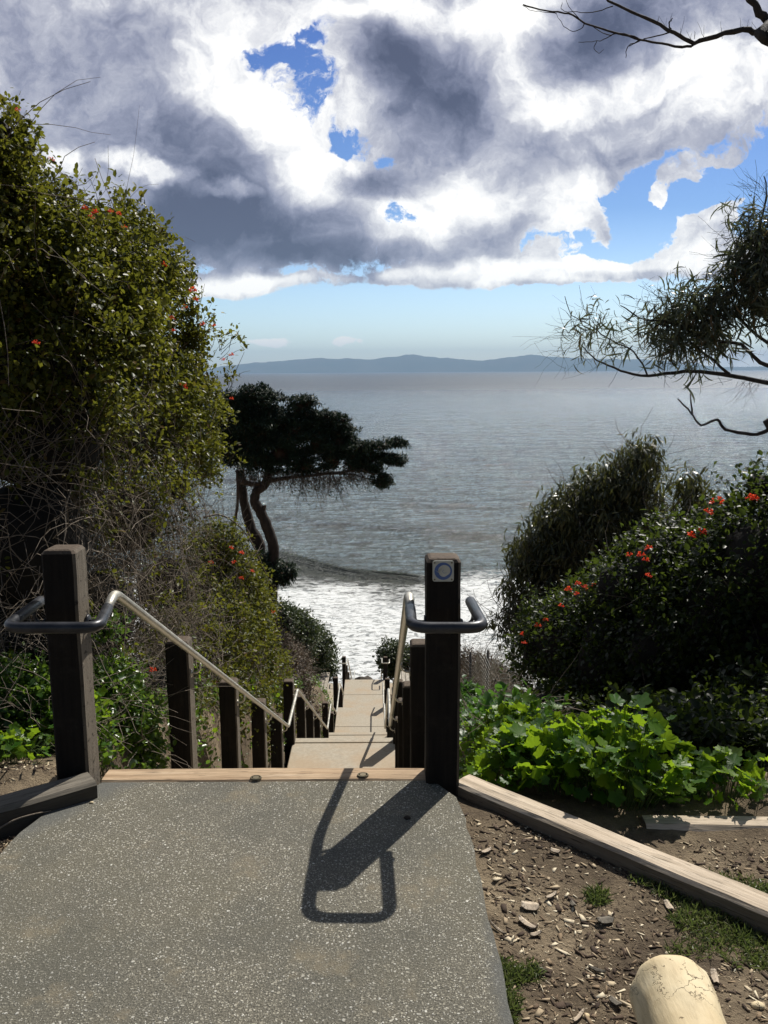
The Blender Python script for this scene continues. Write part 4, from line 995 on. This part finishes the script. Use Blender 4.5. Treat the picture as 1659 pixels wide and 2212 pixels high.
# --- cypress
def c5(x, y): return 464.5 + x / 3.571, 763 + y / 3.571
def cp(x, y, Y=25.0): return at(*c5(x, y), Y)
def CB(x, y, r, Y=25.0, sz=.95): px, py = c5(x, y); return B(px, py, Y, r / 3.571, sx=1.05, sy=1.0, sz=sz)
cb = [CB(300, 330, 95), CB(180, 400, 90), CB(60, 420, 80), CB(200, 560, 150), CB(350, 560, 160), CB(400, 420, 80), CB(500, 520, 110), CB(640, 420, 70), CB(720, 392, 38), CB(620, 600, 130), CB(780, 560, 80), CB(900, 520, 75), CB(980, 520, 50), CB(820, 700, 130), CB(960, 690, 90), CB(1070, 750, 80),
      CB(1190, 760, 70), CB(1300, 722, 48), CB(1390, 712, 34), CB(1450, 712, 18), CB(1300, 830, 42), CB(1385, 840, 34), CB(1430, 850, 20), CB(1220, 920, 42), CB(1290, 985, 36), CB(1290, 1020, 22), CB(300, 790, 150), CB(500, 790, 140), CB(700, 850, 95), CB(900, 830, 95), CB(130, 760, 120), CB(1050, 850, 70), CB(1130, 880, 50), CB(20, 600, 120), CB(1000, 610, 50)]
cy = empty('cypress_tree', (cp(430, 1950).x, 25, cp(430, 1950).z - .8)); tag(cy, 'windswept dark cypress with two twisted trunks leaning over the surf', 'tree')
for b_ in cb: core_mesh('dark_core', [b_], M_cyp, cy, .62, 2, .3)
Cc = []; 
p, d, k = blob_pts(cb, 1000, .72, 1.22, .72, .26, 2.5)
for q, e in zip(p, d):
    r_ = random.uniform(.09, .27); Cc.append((q, np.array([r_ * 1.25, r_, r_ * .55]), 1.0))
for b_ in cb:
    if b_[1][0] < .55:
        for _ in range(3): Cc.append((b_[0] + rng.normal(size=3) * b_[1] * .4, b_[1] * np.array([.7, .6, .45]), 1.0))
C_ = np.array([c[0] for c in Cc]); R_ = np.array([c[1] for c in Cc]); kk = rng.integers(0, len(Cc), 27000); d = unit(len(kk)); d[:, 2] = np.abs(d[:, 2]) * .9 - .15
p = C_[kk] + d * R_[kk] * rng.uniform(.55, 1.1, len(kk))[:, None]
v, f = sprigs(p, d + np.array([[.15, 0, .5]]), 5, .018, .10, TUFT, .085, up=.25, flat=.8); np_mesh('foliage', v, f, M_cyp, cy)
limb('trunk', [cp(430, 2080), cp(430, 1920), cp(440, 1700), cp(452, 1500), cp(400, 1340), cp(345, 1210), cp(305, 1140), cp(320, 1070), cp(395, 1000), cp(420, 850)], .20, .12, M_cbark, cy, 12, .012)
limb('trunk', [cp(345, 2000, 25.4), cp(335, 1620, 25.4), cp(345, 1490, 25.4), cp(280, 1360, 25.4), cp(240, 1220, 25.4), cp(210, 1060, 25.4), cp(190, 900, 25.4)], .20, .13, M_cbark, cy, 12, .012)
limb('trunk', [cp(110, 1600, 24.8), cp(125, 1450, 24.8), cp(150, 1300, 24.8), cp(175, 1150, 24.8), cp(170, 900, 24.8)], .055, .035, M_bark, cy, 8, .008)
limb('branch', [cp(345, 1240), cp(370, 1205), cp(378, 1175)], .09, .07, M_bark, cy, 8, .01)
limb('branch', [cp(200, 985), cp(300, 1012), cp(430, 985), cp(640, 950), cp(880, 930), cp(1080, 900), cp(1230, 830), cp(1380, 770)], .09, .02, M_bark, cy, 8, .015)
limb('branch', [cp(880, 930), cp(1020, 930), cp(1150, 960), cp(1270, 990)], .035, .012, M_bark, cy, 8, .015)
qx = rng.uniform(180, 1180, 620); s0 = np.array([cp(x, rng.uniform(900, 980) - (x > 1000) * 20, 25 + rng.uniform(-.6, .6)) for x in qx])
dd = np.array([[.15, 0, -1.0]]) + rng.normal(size=(len(s0), 3)) * .45; Lh = rng.uniform(.15, .6, len(s0)) + .5 * (np.abs(qx - 770) < 170) * rng.uniform(0, 1, len(s0)) ** 2 * 1.4
P = wander(s0, dd, Lh, 6, .25); v, f = tubes(P, rng.uniform(.006, .012, len(s0))); np_mesh('hanging_twigs', v, f, M_dtwig, cy)
v, f = sprigs(P[:, -1][::2], np.tile([[0, 0, -1.]], (len(P[::2]), 1)), 3, .03, .05, TUFT, .07); np_mesh('cones', v, f, M_cyp, cy)
lt = [CB(500, 1700, 60), CB(560, 1690, 35), CB(400, 1660, 55), CB(300, 1640, 60), CB(260, 1590, 40), CB(350, 1580, 35)]
p, d, k = blob_pts(lt, 900, .3, 1.15, .2, .2); v, f = sprigs(p, d, 7, .05, .2, TUFT, .14, up=.1); np_mesh('low_tuft', v, f, M_cyp, cy)

# --- acacia overhead on the right
ac = empty('acacia_tree', (at(1990, 1500, 5.6).x, 5.6, terr(at(1990, 1500, 5.6).x, 5.6))); tag(ac, 'spreading tree with sickle shaped leaves and bare limbs reaching in from the right edge', 'tree')
TX = ac.location.x; TZ = ac.location.z
limb('trunk', [(TX, 5.6, TZ - .2), (TX - .03, 5.6, TZ + 1.2), (TX + .05, 5.6, TZ + 2.6), (TX - .05, 5.5, TZ + 4.2)], .13, .07, M_branch, ac, 12, .01)
Y5 = 5.5
def A(*pts, Y=Y5, dY=0): return [at(px, py, Y + dY * i) for i, (px, py) in enumerate(pts)]
def z4(*pts): return [(x / 2 + 829.5, y / 2) for x, y in pts]
limb('branch', [(TX - .03, 5.6, TZ + 1.9)] + A((1760, 850), (1659, 826), (1560, 809), (1480, 803), (1400, 812), (1340, 800), (1290, 778), (1255, 745)), .022, .003, M_branch, ac, 8, .004)
limb('branch', [(TX, 5.6, TZ + 2.2)] + A((1760, 760), (1659, 790), (1600, 745), (1540, 735), (1450, 698), (1390, 690), (1340, 660)), .020, .003, M_branch, ac, 8, .004)
limb('branch', [(TX, 5.6, TZ + 2.4)] + A((1770, 720), (1700, 690), (1655, 690), (1630, 600), (1640, 500), (1655, 420), (1650, 380)), .020, .003, M_branch, ac, 8, .004)
limb('branch', A((1575, 808), (1530, 770), (1480, 730), (1430, 700), (1400, 720)), .010, .003, M_branch, ac, 6, .004)
limb('branch', A((1400, 812), (1370, 760), (1330, 740), (1290, 715), (1270, 700), (1235, 680), (1220, 640)), .006, .002, M_branch, ac, 6, .004)
limb('branch', A((1659, 740), (1610, 700), (1580, 640), (1600, 560)), .012, .003, M_branch, ac, 6, .004)
for pts in ((z4((1900, 230), (1659, 152), (1550, 130), (1400, 165), (1340, 182), (1250, 140), (1130, 75), (1010, 25), (950, -20))),):
    limb('dead_branch', [(TX, 5.5, TZ + 4.1)] + A(*pts, Y=3.0), .013, .003, M_branch, ac, 8, .004)
for pts, r0 in ((z4((1345, 182), (1310, 202), (1200, 190), (1110, 172), (1000, 140), (870, 100), (800, 58), (700, 48), (600, 20)), .011), (z4((1110, 175), (1055, 200), (1045, 250)), .005), (z4((1000, 140), (960, 165), (920, 178), (840, 182)), .004), (z4((920, 178), (908, 210), (930, 230), (950, 212)), .003),
                (z4((1250, 140), (1150, 160), (1060, 200)), .006), (z4((870, 100), (840, 130), (790, 125), (745, 60)), .004), (z4((990, 25), (920, 50), (830, 52), (770, 45), (770, 10)), .004), (z4((1240, 128), (1232, 100), (1248, 78)), .007),
                (z4((1110, 172), (1040, 145), (960, 150), (900, 110)), .005), (z4((745, 58), (700, 52), (640, 45), (598, 25)), .003), (z4((850, 90), (800, 30), (785, -10)), .003)):
    limb('dead_branch', A(*pts, Y=3.0), r0 * .42, r0 * .2, M_branch, ac, 6, .002)
limb('dead_branch', [(TX, 5.5, TZ + 4.0)] + A((1720, 120), (1659, 48), (1629, 10), (1600, -30), Y=3.1), .018, .010, M_branch, ac, 8, .004)
c6 = lambda x, y: (1700 / 1.507 + x / 3.125, 500 / 1.507 + y / 3.125)
limb('dead_branch', [(TX - .03, 5.6, TZ + 1.4)] + A(c6(1750, 1850), c6(1659, 1870), c6(1550, 1895), c6(1370, 1860), c6(1320, 1795), c6(1210, 1832), c6(1140, 1750), c6(1050, 1655), Y=5.2), .016, .004, M_branch, ac, 8, .003)
limb('dead_branch', A(c6(1150, 1755), c6(1140, 1690), c6(1133, 1620), Y=5.2), .006, .003, M_branch, ac, 6, .002)
sp_ = [(1320 + i * 9, 70 + 10 * math.sin(i)) for i in range(30)]
s0 = np.array([at(x, y + 4 * math.sin(x), 3.0) for x, y in [(1470, 75), (1440, 62), (1520, 82), (1560, 80), (1600, 66), (1610, 66), (1622, 68), (1500, 88), (1640, 70), (1420, 50), (1445, 60), (1492, 84)] for _ in range(2)])
P = wander(s0, np.array([[.05, 0, 1.]]) + rng.normal(size=(len(s0), 3)) * .25, rng.uniform(.02, .06, len(s0)), 5, .12); v, f = tubes(P, np.full(len(s0), .0008)); np_mesh('spurs', v, f, M_branch, ac)
al = [B(1640, 490, 5.5, 38), B(1625, 545, 5.5, 52), B(1600, 600, 5.5, 42), B(1660, 600, 5.4, 70), B(1640, 660, 5.5, 45), B(1560, 650, 5.5, 42), B(1500, 650, 5.5, 48), B(1450, 690, 5.5, 50), B(1540, 700, 5.5, 45), B(1490, 735, 5.5, 48), B(1430, 740, 5.5, 42), B(1575, 740, 5.5, 30, w=.4), B(1350, 745, 5.5, 28, w=.25),
      B(1285, 690, 5.5, 34, w=.35), B(1250, 735, 5.5, 24, w=.35), B(1300, 735, 5.5, 25, w=.2), B(1235, 665, 5.5, 14, w=.15), B(1620, 450, 5.5, 22, w=.3), B(1700, 520, 5.4, 70)]
p, d, k = blob_pts(al, 980, .15, 1.15, .1, .2, 2.5, True)
v, f = sprigs(p, d, 6, .035, .10, NARL, .105, up=.1, droop=.5, flat=.9, wid=1.1); np_mesh('foliage', v, f, M_acacia, ac)
p2, d2, k2 = blob_pts(al, 700, .2, 1.0, .0, .2, 2.5, False)
dd = d2 * .6 + rng.normal(size=(len(p2), 3)) * .5 + np.array([[-.5, 0, .1]]); P = wander(p2, dd, rng.uniform(.12, .32, len(p2)), 6, .16); v, f = tubes(P, rng.uniform(.0010, .0022, len(p2))); np_mesh('twigs', v, f, M_branch, ac)
s0 = np.array([at(rng.uniform(1230, 1500), 0, 5.5) for _ in range(60)]); s0[:, 2] = np.array([at(1300, rng.uniform(680, 800), 5.5).z for _ in range(60)])
s1 = np.array([at(1640 + rng.uniform(-20, 20), rng.uniform(395, 440), 5.5) for _ in range(22)]); s2 = np.array([at(1640 + rng.uniform(-60, 20), rng.uniform(815, 830), 5.5) for _ in range(22)])
P = np.concatenate([wander(s0, np.array([[-1., 0, 0]]) + rng.normal(size=(60, 3)) * .5, rng.uniform(.15, .4, 60), 6, .25), wander(s1, np.array([[-.8, 0, .6]]) + rng.normal(size=(22, 3)) * .4, rng.uniform(.08, .2, 22), 6, .2), wander(s2, np.array([[-.6, 0, -.8]]) + rng.normal(size=(22, 3)) * .4, rng.uniform(.1, .25, 22), 6, .2)])
v, f = tubes(P, np.full(len(P), .0011)); np_mesh('fine_twigs', v, f, M_branch, ac)

# --- mallow beds
def mallow_tmpl():
    v = [(0, 0, 0)]; f = []
    n = 22
    for i in range(n):
        a = R(-255) + R(330) * i / (n - 1) + R(0); a = R(-75) + R(330) * i / (n - 1)
        lob = .86 + .14 * math.cos((i / (n - 1) - .5) * 2 * math.pi * 5 * 1.0) - .03 * (i % 2)
        r = lob * (.85 + .15 * math.sin(a)); rad = .16 * math.cos((i / (n - 1) - .5) * 2 * math.pi * 5)
        v.append((r * .5 * math.cos(a), r * .5 * math.sin(a) + .12, .07 * r + .045 * math.cos(i * 2.9)))
    for i in range(1, n): f.append((0, i, i + 1))
    return v, f
ML = mallow_tmpl()
def mallow(label, cx, cy, r, h, n, size=.085, mat_=None, group='leafy mallow plants right of the stairs', seed=0):
    z = terr(cx, cy); root = empty('mallow_plant', (cx, cy, z)); tag(root, label, 'plant', group)
    a = rng.uniform(0, 2 * math.pi, n); rr = r * rng.uniform(0, 1, n) ** .55; s = rr / r
    x = cx + rr * np.cos(a); y = cy + rr * np.sin(a); top = h * (1 - .55 * s ** 2) * (1 + .35 * np.array([mnoise.noise(Vector((q * 5, w * 5, cx))) for q, w in zip(x, y)]))
    zz = np.array([terr(q, w) for q, w in zip(x, y)]) + top * rng.uniform(.12, 1, n) ** .45
    p = np.stack([x, y, zz], 1); out = np.stack([np.cos(a), np.sin(a), np.zeros(n)], 1)
    nn = np.array([[.10, .15, 1.]]) + rng.normal(size=(n, 3)) * .42 + out * .35 * s[:, None]; al_ = out * .6 + rng.normal(size=(n, 3)) * .6
    sz = size * rng.uniform(.45, 1.25, n) * (.75 + .35 * (zz - zz.min()) / (np.ptp(zz) + 1e-6))
    v, f = inst(ML[0], ML[1], p, al_, nn, sz); np_mesh('foliage', v, f, mat_ or M_mallow, root)
    g = np.stack([cx + (x - cx) * .55, cy + (y - cy) * .55, np.array([terr(q, w) for q, w in zip(x, y)]) - .01], 1)
    P = np.stack([g + (p - g) * q + np.array([[0, 0, .04 * math.sin(q * 3.1)]]) for q in (0, .33, .66, 1)], 1)
    v, f = tubes(P, np.full(n, .0022)); np_mesh('stems', v, f, M_stem, root)
def G(px, py, it=4):
    z = -.05
    for _ in range(12): p = gp(px, py, z); z = .5 * z + .5 * terr(p.x, p.y)
    return p
mr_ = [('tallest bright mallow plant with big backlit leaves, behind the middle of the pale timber', 1335, 1745, .25, .58, 250, .10), ('bright leafy mallow just behind the pale timber, left of the tallest clump', 1215, 1725, .22, .30, 190, .088),
       ('leafy mallow whose leaves overhang the upper end of the pale timber', 1120, 1690, .22, .25, 190, .082), ('leafy mallow touching the right side of the plaque post', 1030, 1655, .22, .24, 190, .082),
       ('mallow in the second row behind the timber, midway to the wire fence', 1130, 1635, .26, .26, 200, .078), ('mallow clump close beside the plaque post halfway to the wire fence', 1025, 1610, .28, .25, 210, .07),
       ('small leaved mallow clump at the foot of the wire fence', 1105, 1580, .30, .26, 220, .065), ('far mallow clump by the fence nearest the stairs', 1020, 1572, .36, .25, 240, .06), ('mallow in the back row under the wire fence, left part', 1065, 1575, .26, .24, 200, .062), ('mallow filling the bed between the plaque post and the second row', 1065, 1625, .22, .25, 180, .07),
       ('mallow with a few lit leaves at the edge of the hedge shade', 1475, 1740, .15, .26, 60, .085), ('mallow lying mostly in the hedge shade at the far right', 1560, 1750, .18, .24, 60, .085), ('low mallow behind the buried sandy timber', 1420, 1745, .12, .17, 60, .075), ('dark mallow leaves at the right edge under the hedge', 1650, 1735, .22, .20, 36, .085)]
for lab, px, py, r, h, n, s in mr_:
    g = G(px, py); mallow(lab, g.x + (.04 if py > 1670 else 0), g.y + (.12 if py > 1670 else 0), r * 1.08, h * .70, n, s)
for lab, x, y, r, h, n, s in (('mallow patch between the left big post and the first short post', -1.52, 4.15, .30, .32, 260, .06), ('small mallow left of the left big post', -1.74, 3.66, .26, .17, 170, .055), ('mallow leaves behind the left grey timber', -2.0, 3.5, .22, .12, 90, .05), ('mallow tuft at the foot of the first short post', -1.55, 4.8, .28, .40, 190, .055),
                                ('mallow tuft by the second and third short posts', -1.60, 6.6, .30, .62, 180, .06), ('green weeds at the foot of the fourth short post', -1.65, 9.3, .35, .5, 150, .07), ('green weeds beside the first concrete landing', -1.62, 11.3, .3, .6, 140, .07)):
    mallow(lab, x, y, r, h, n, s, M_mallow, 'mallow along the left of the stairs')
for lab, x, y, r, h, n, s in (('dark leaves crowding the right posts of the first landing', .48, 10.6, .28, .55, 130, .09), ('leafy weeds leaning over the right edge of the second flight', .36, 12.2, .34, .80, 170, .09), ('leafy weed on the right edge of the first landing', .16, 10.2, .20, .40, 60, .085)):
    mallow(lab, x, y, r, h, n, s, M_mallowD, 'weeds along the right of the stairs')

# ------------------------------------------------------------------ ground cover on the banks beside the stairs
def cover(name, label, side, n, u0, u1, y0, y1, m, tm, nt, per=6, sz=.045):
    y = y0 + (y1 - y0) * rng.uniform(0, 1, n) ** 1.5; u = u0 + (u1 - u0) * rng.uniform(0, 1, n) ** 1.3
    x = np.array([xs(q) for q in y]) + side * u; z = np.array([terr(a_, b_) for a_, b_ in zip(x, y)]); p = np.stack([x, y, z + rng.uniform(0, .16, n)], 1)
    ok = lump(p, 1.6) > rng.uniform(-.5, .1, n); p = p[ok]; v1, f1 = sprigs(p, np.tile([[0, 0, 1.]], (len(p), 1)), per, .03, .10, OVAL, sz)
    tag(np_mesh(name, v1, f1, m), label, name.replace('_', ' '), kind='stuff')
    i_ = rng.integers(0, len(p), nt); P = wander(p[i_], rng.normal(size=(nt, 3)) * np.array([[1, 1, .5]]), rng.uniform(.15, .5, nt), 6, .25); lim_ = np.array([xs(q) for q in P[:, 0, 1]])[:, None]
    P = P[((P[:, :, 0] - lim_) * side > GAP + .10).all(1)]; v2, f2 = tubes(P, rng.uniform(.0018, .004, len(P))); tag(np_mesh('dead_twigs', v2, f2, tm), 'dead twigs littering the bank ' + ('left' if side < 0 else 'right') + ' of the stairs', 'twigs', kind='stuff')
cover('ground_cover', 'low leafy ground cover on the bank left of the stairs', -1, 4200, .80, 2.2, 4.0, 25, M_gloss, M_twig, 3800)
cover('ground_cover', 'low leafy ground cover on the slope right of the stairs', 1, 1700, .82, 1.5, 4.6, 26, M_mallowD, M_twig, 1500, sz=.055)

pts_ = []
while len(pts_) < 900:
    px, py = random.uniform(1330, 1850), random.uniform(1560, 1655); g = G(px, py)
    if mnoise.noise(Vector((g.x * 3, g.y * 3, 5))) > random.uniform(-.6, .1): pts_.append((g.x, g.y, terr(g.x, g.y) + random.uniform(0, .10)))
pts_ = np.array(pts_); v, f = sprigs(pts_, np.tile([[0, 0, 1.]], (len(pts_), 1)), 7, .03, .10, OVAL, .045)
tag(np_mesh('ground_cover', v, f, M_honeyR), 'dark leaves spreading over the soil between the vine hedge and the bright mallow', 'ground cover', kind='stuff')

# ------------------------------------------------------------------ litter
def inside(p, poly):
    c = False
    for i in range(len(poly)):
        a, b = poly[i], poly[i - 1]
        if (a[1] > p[1]) != (b[1] > p[1]) and p[0] < (b[0] - a[0]) * (p[1] - a[1]) / (b[1] - a[1]) + a[0]: c = not c
    return c
def pixpoly(*pts): return [tuple(gp(x, y, -.03)[:2]) for x, y in pts]
dirt_r = pixpoly((1000, 1760), (1010, 1715), (1120, 1765), (1400, 1880), (1700, 2010), (1720, 2300), (1130, 2300), (1105, 2150))
dirt_b = pixpoly((1290, 1795), (1500, 1790), (1800, 1780), (1800, 1960), (1659, 1910), (1480, 1840))
dirt_l = pixpoly((-100, 1800), (0, 1775), (90, 1752), (115, 1758), (40, 1815), (-60, 1900))
dirt_k = pixpoly((-150, 1760), (0, 1700), (120, 1668), (205, 1660), (205, 1640), (0, 1635), (-150, 1640))
CHIP = ([(-.5, -.5, 0), (.5, -.42, 0), (.42, .5, 0), (-.38, .56, 0), (-.5, -.5, .09), (.5, -.42, .13), (.42, .5, .05), (-.38, .56, .10)], [(0, 3, 2, 1), (4, 5, 6, 7), (0, 1, 5, 4), (1, 2, 6, 5), (2, 3, 7, 6), (3, 0, 4, 7)])
def scatter_in(poly, n):
    xs_ = [p[0] for p in poly]; ys_ = [p[1] for p in poly]; out = []
    while len(out) < n:
        p = (random.uniform(min(xs_), max(xs_)), random.uniform(min(ys_), max(ys_)))
        if inside(p, poly) and mnoise.noise(Vector((p[0] * 4, p[1] * 4, 0))) > random.uniform(-.6, .3): out.append((*p, terr(*p) + .001))
    return np.array(out)
q = np.concatenate([scatter_in(dirt_r, 3200), scatter_in(dirt_b, 650), scatter_in(dirt_l, 500), scatter_in(dirt_k, 900)])
n = len(q); a = np.stack([rng.normal(size=n), rng.normal(size=n), rng.normal(size=n) * .15], 1); nn = np.array([[0, 0, 1.]]) + rng.normal(size=(n, 3)) * .25
L_ = .004 + .022 * rng.uniform(0, 1, n) ** 4 * rng.choice([1, 1, 1.6], n) + .003; v, f = inst(CHIP[0], CHIP[1], q, a, nn, L_, L_ * rng.choice([.12, .2, .3, .5], n))
tag(np_mesh('wood_litter', v, f, M_chip), 'small wood chips and bark crumbs strewn over the bare dirt', 'wood chips', kind='stuff')
big = [(1145, 1957, .055, .040, 80, 'squarish pale bark chip near the asphalt edge'), (1139, 1995, .075, .022, 35, 'long pointed wood chip below the squarish one'), (1307, 1978, .055, .032, 100, 'curled bark piece in the middle of the dirt'), (1446, 1942, .05, .022, 5, 'upright looking pale chip below the grass patch'),
       (1190, 1932, .05, .014, -50, 'thin slanting splinter right of the squarish chip'), (1050, 1845, .05, .018, -50, 'pale chip lying by the asphalt edge near the timber'), (1200, 1835, .035, .022, 70, 'light chip in the upper dirt'), (1157, 2015, .04, .014, -70, 'narrow chip beside the pointed one'),
       (1238, 1945, .03, .016, 10, 'small upright chip between bark piece and splinter'), (1545, 2095, .05, .02, -10, 'pale chip just right of the round log'), (1075, 2010, .07, .008, 40, 'thin curled straw by the asphalt edge'), (1290, 2085, .05, .012, 60, 'dark splinter above the round log'), (1250, 2190, .06, .01, -40, 'thin pale stick left of the round log'), (1330, 2160, .04, .02, 30, 'flat brown chip left of the round log')]
for (px, py, L, w, ang, lab) in big:
    g = gp(px, py, -.035); g.z = terr(g.x, g.y) + .006; bm = bmesh.new(); nn_ = 7; rows = []
    for i in range(nn_):
        s = i / (nn_ - 1) - .5; ww = w * .5 * (1 - abs(s * 2) ** 3 * random.uniform(.2, .8)); c = .08 * L * (s * 2) ** 2
        rows.append([bm.verts.new((sx_ * ww * random.uniform(.85, 1.1), s * L, zz + c + .1 * w * (1 - abs(sx_)))) for sx_, zz in ((-1, 0), (0, 0), (1, 0), (1, .004), (0, .006), (-1, .004))])
    for r0, r1 in zip(rows, rows[1:]):
        for k_ in range(6): bm.faces.new((r0[k_], r0[(k_ + 1) % 6], r1[(k_ + 1) % 6], r1[k_]))
    bm.faces.new(rows[0]); bm.faces.new(rows[-1][::-1])
    o = bm_obj('wood_chip', bm, M_beamY if 'dark' not in lab and 'brown' not in lab and 'bark piece' not in lab else M_beamG); o.location = g; o.rotation_euler = (random.uniform(-.12, .12), random.uniform(-.15, .15), R(ang)); tag(o, lab, 'wood chip', 'larger wood chips on the dirt')
# small stones
for (px, py, s, lab) in ((1265, 2158, .012, 'small pale pebble left of the round log'), (1640, 2130, .018, 'pale yellowish pebble at the right edge'), (178, 1716, .012, 'small tan pebble at the foot of the left big post'), (880, 1775, .014, 'dark crumb in the shadow on the asphalt'), (198, 1741, .008, 'tiny tan pebble on the asphalt near the left timber')):
    g = gp(px, py, .0); g.z = (terr(g.x, g.y) if px > 1100 else .012) + s * .3; bm = bmesh.new(); r = bmesh.ops.create_icosphere(bm, subdivisions=2, radius=s)
    for v_ in r['verts']: v_.co = Vector((v_.co.x, v_.co.y * .75, v_.co.z * .5)) * (1 + .25 * mnoise.noise(v_.co * 90 + g * 9)) + g
    tag(bm_obj('pebble', bm, M_log if px != 880 else M_bark, None, True), lab, 'pebble')
# grass
gr = []
def pat(px, py, rx, ry, n):
    for _ in range(n):
        a_ = random.uniform(0, 6.28); r_ = random.random() ** .6; g = gp(px + rx * r_ * math.cos(a_), py + ry * r_ * math.sin(a_), -.03)
        if mnoise.noise(Vector((g.x * 14, g.y * 14, 2))) > random.uniform(-.5, .15): gr.append((g.x, g.y, terr(g.x, g.y)))
for args in ((1560, 1960, 110, 55, 2600), (1470, 1905, 60, 25, 900), (1620, 2030, 60, 40, 800), (1120, 2095, 50, 28, 700), (1100, 2160, 25, 60, 600), (1290, 1922, 26, 20, 320), (1640, 1905, 50, 20, 900), (1400, 1885, 40, 12, 200), (1700, 1990, 60, 60, 700), (1500, 2030, 60, 20, 200), (1570, 1875, 70, 12, 200)): pat(*args)
gr = np.array(gr); n = len(gr); a = np.array([[0, 0, .45]]) + rng.normal(size=(n, 3)) * np.array([[.8, .8, .25]]); a[:, 2] = np.abs(a[:, 2]) + .1
v, f = inst(BLADE[0], BLADE[1], gr, a, unit(n), rng.uniform(.018, .042, n), rng.uniform(.03, .05, n))
tag(np_mesh('grass', v, f, M_grass), 'patchy green grass growing in the dirt beside the pale timber', 'grass', kind='stuff')
# dead stick by the left timber
bm = limb(None, [gp(-20, 1800, .0), gp(30, 1772, .03), gp(75, 1758, .03), gp(110, 1752, .015)], .004, .002, M_twig, None); tag(bm_obj('bare_stick', bm, M_twig, None, True), 'thin bent stick lying against the left grey timber', 'stick')

# ------------------------------------------------------------------ haze over the channel
bm = bmesh.new(); add_box(bm, (0, 14300, 330), (56000, 31000, 762))
m, t = mat('sea_haze')
vp = t.n('ShaderNodeVolumePrincipled', i={'Color': (.46, .70, 1.0, 1), 'Density': 4.6e-5, 'Anisotropy': 0.0})
o_ = t.t.nodes.new('ShaderNodeOutputMaterial'); t.t.links.new(vp, o_.inputs['Volume'])
tag(bm_obj('haze', bm, m), kind='stuff')
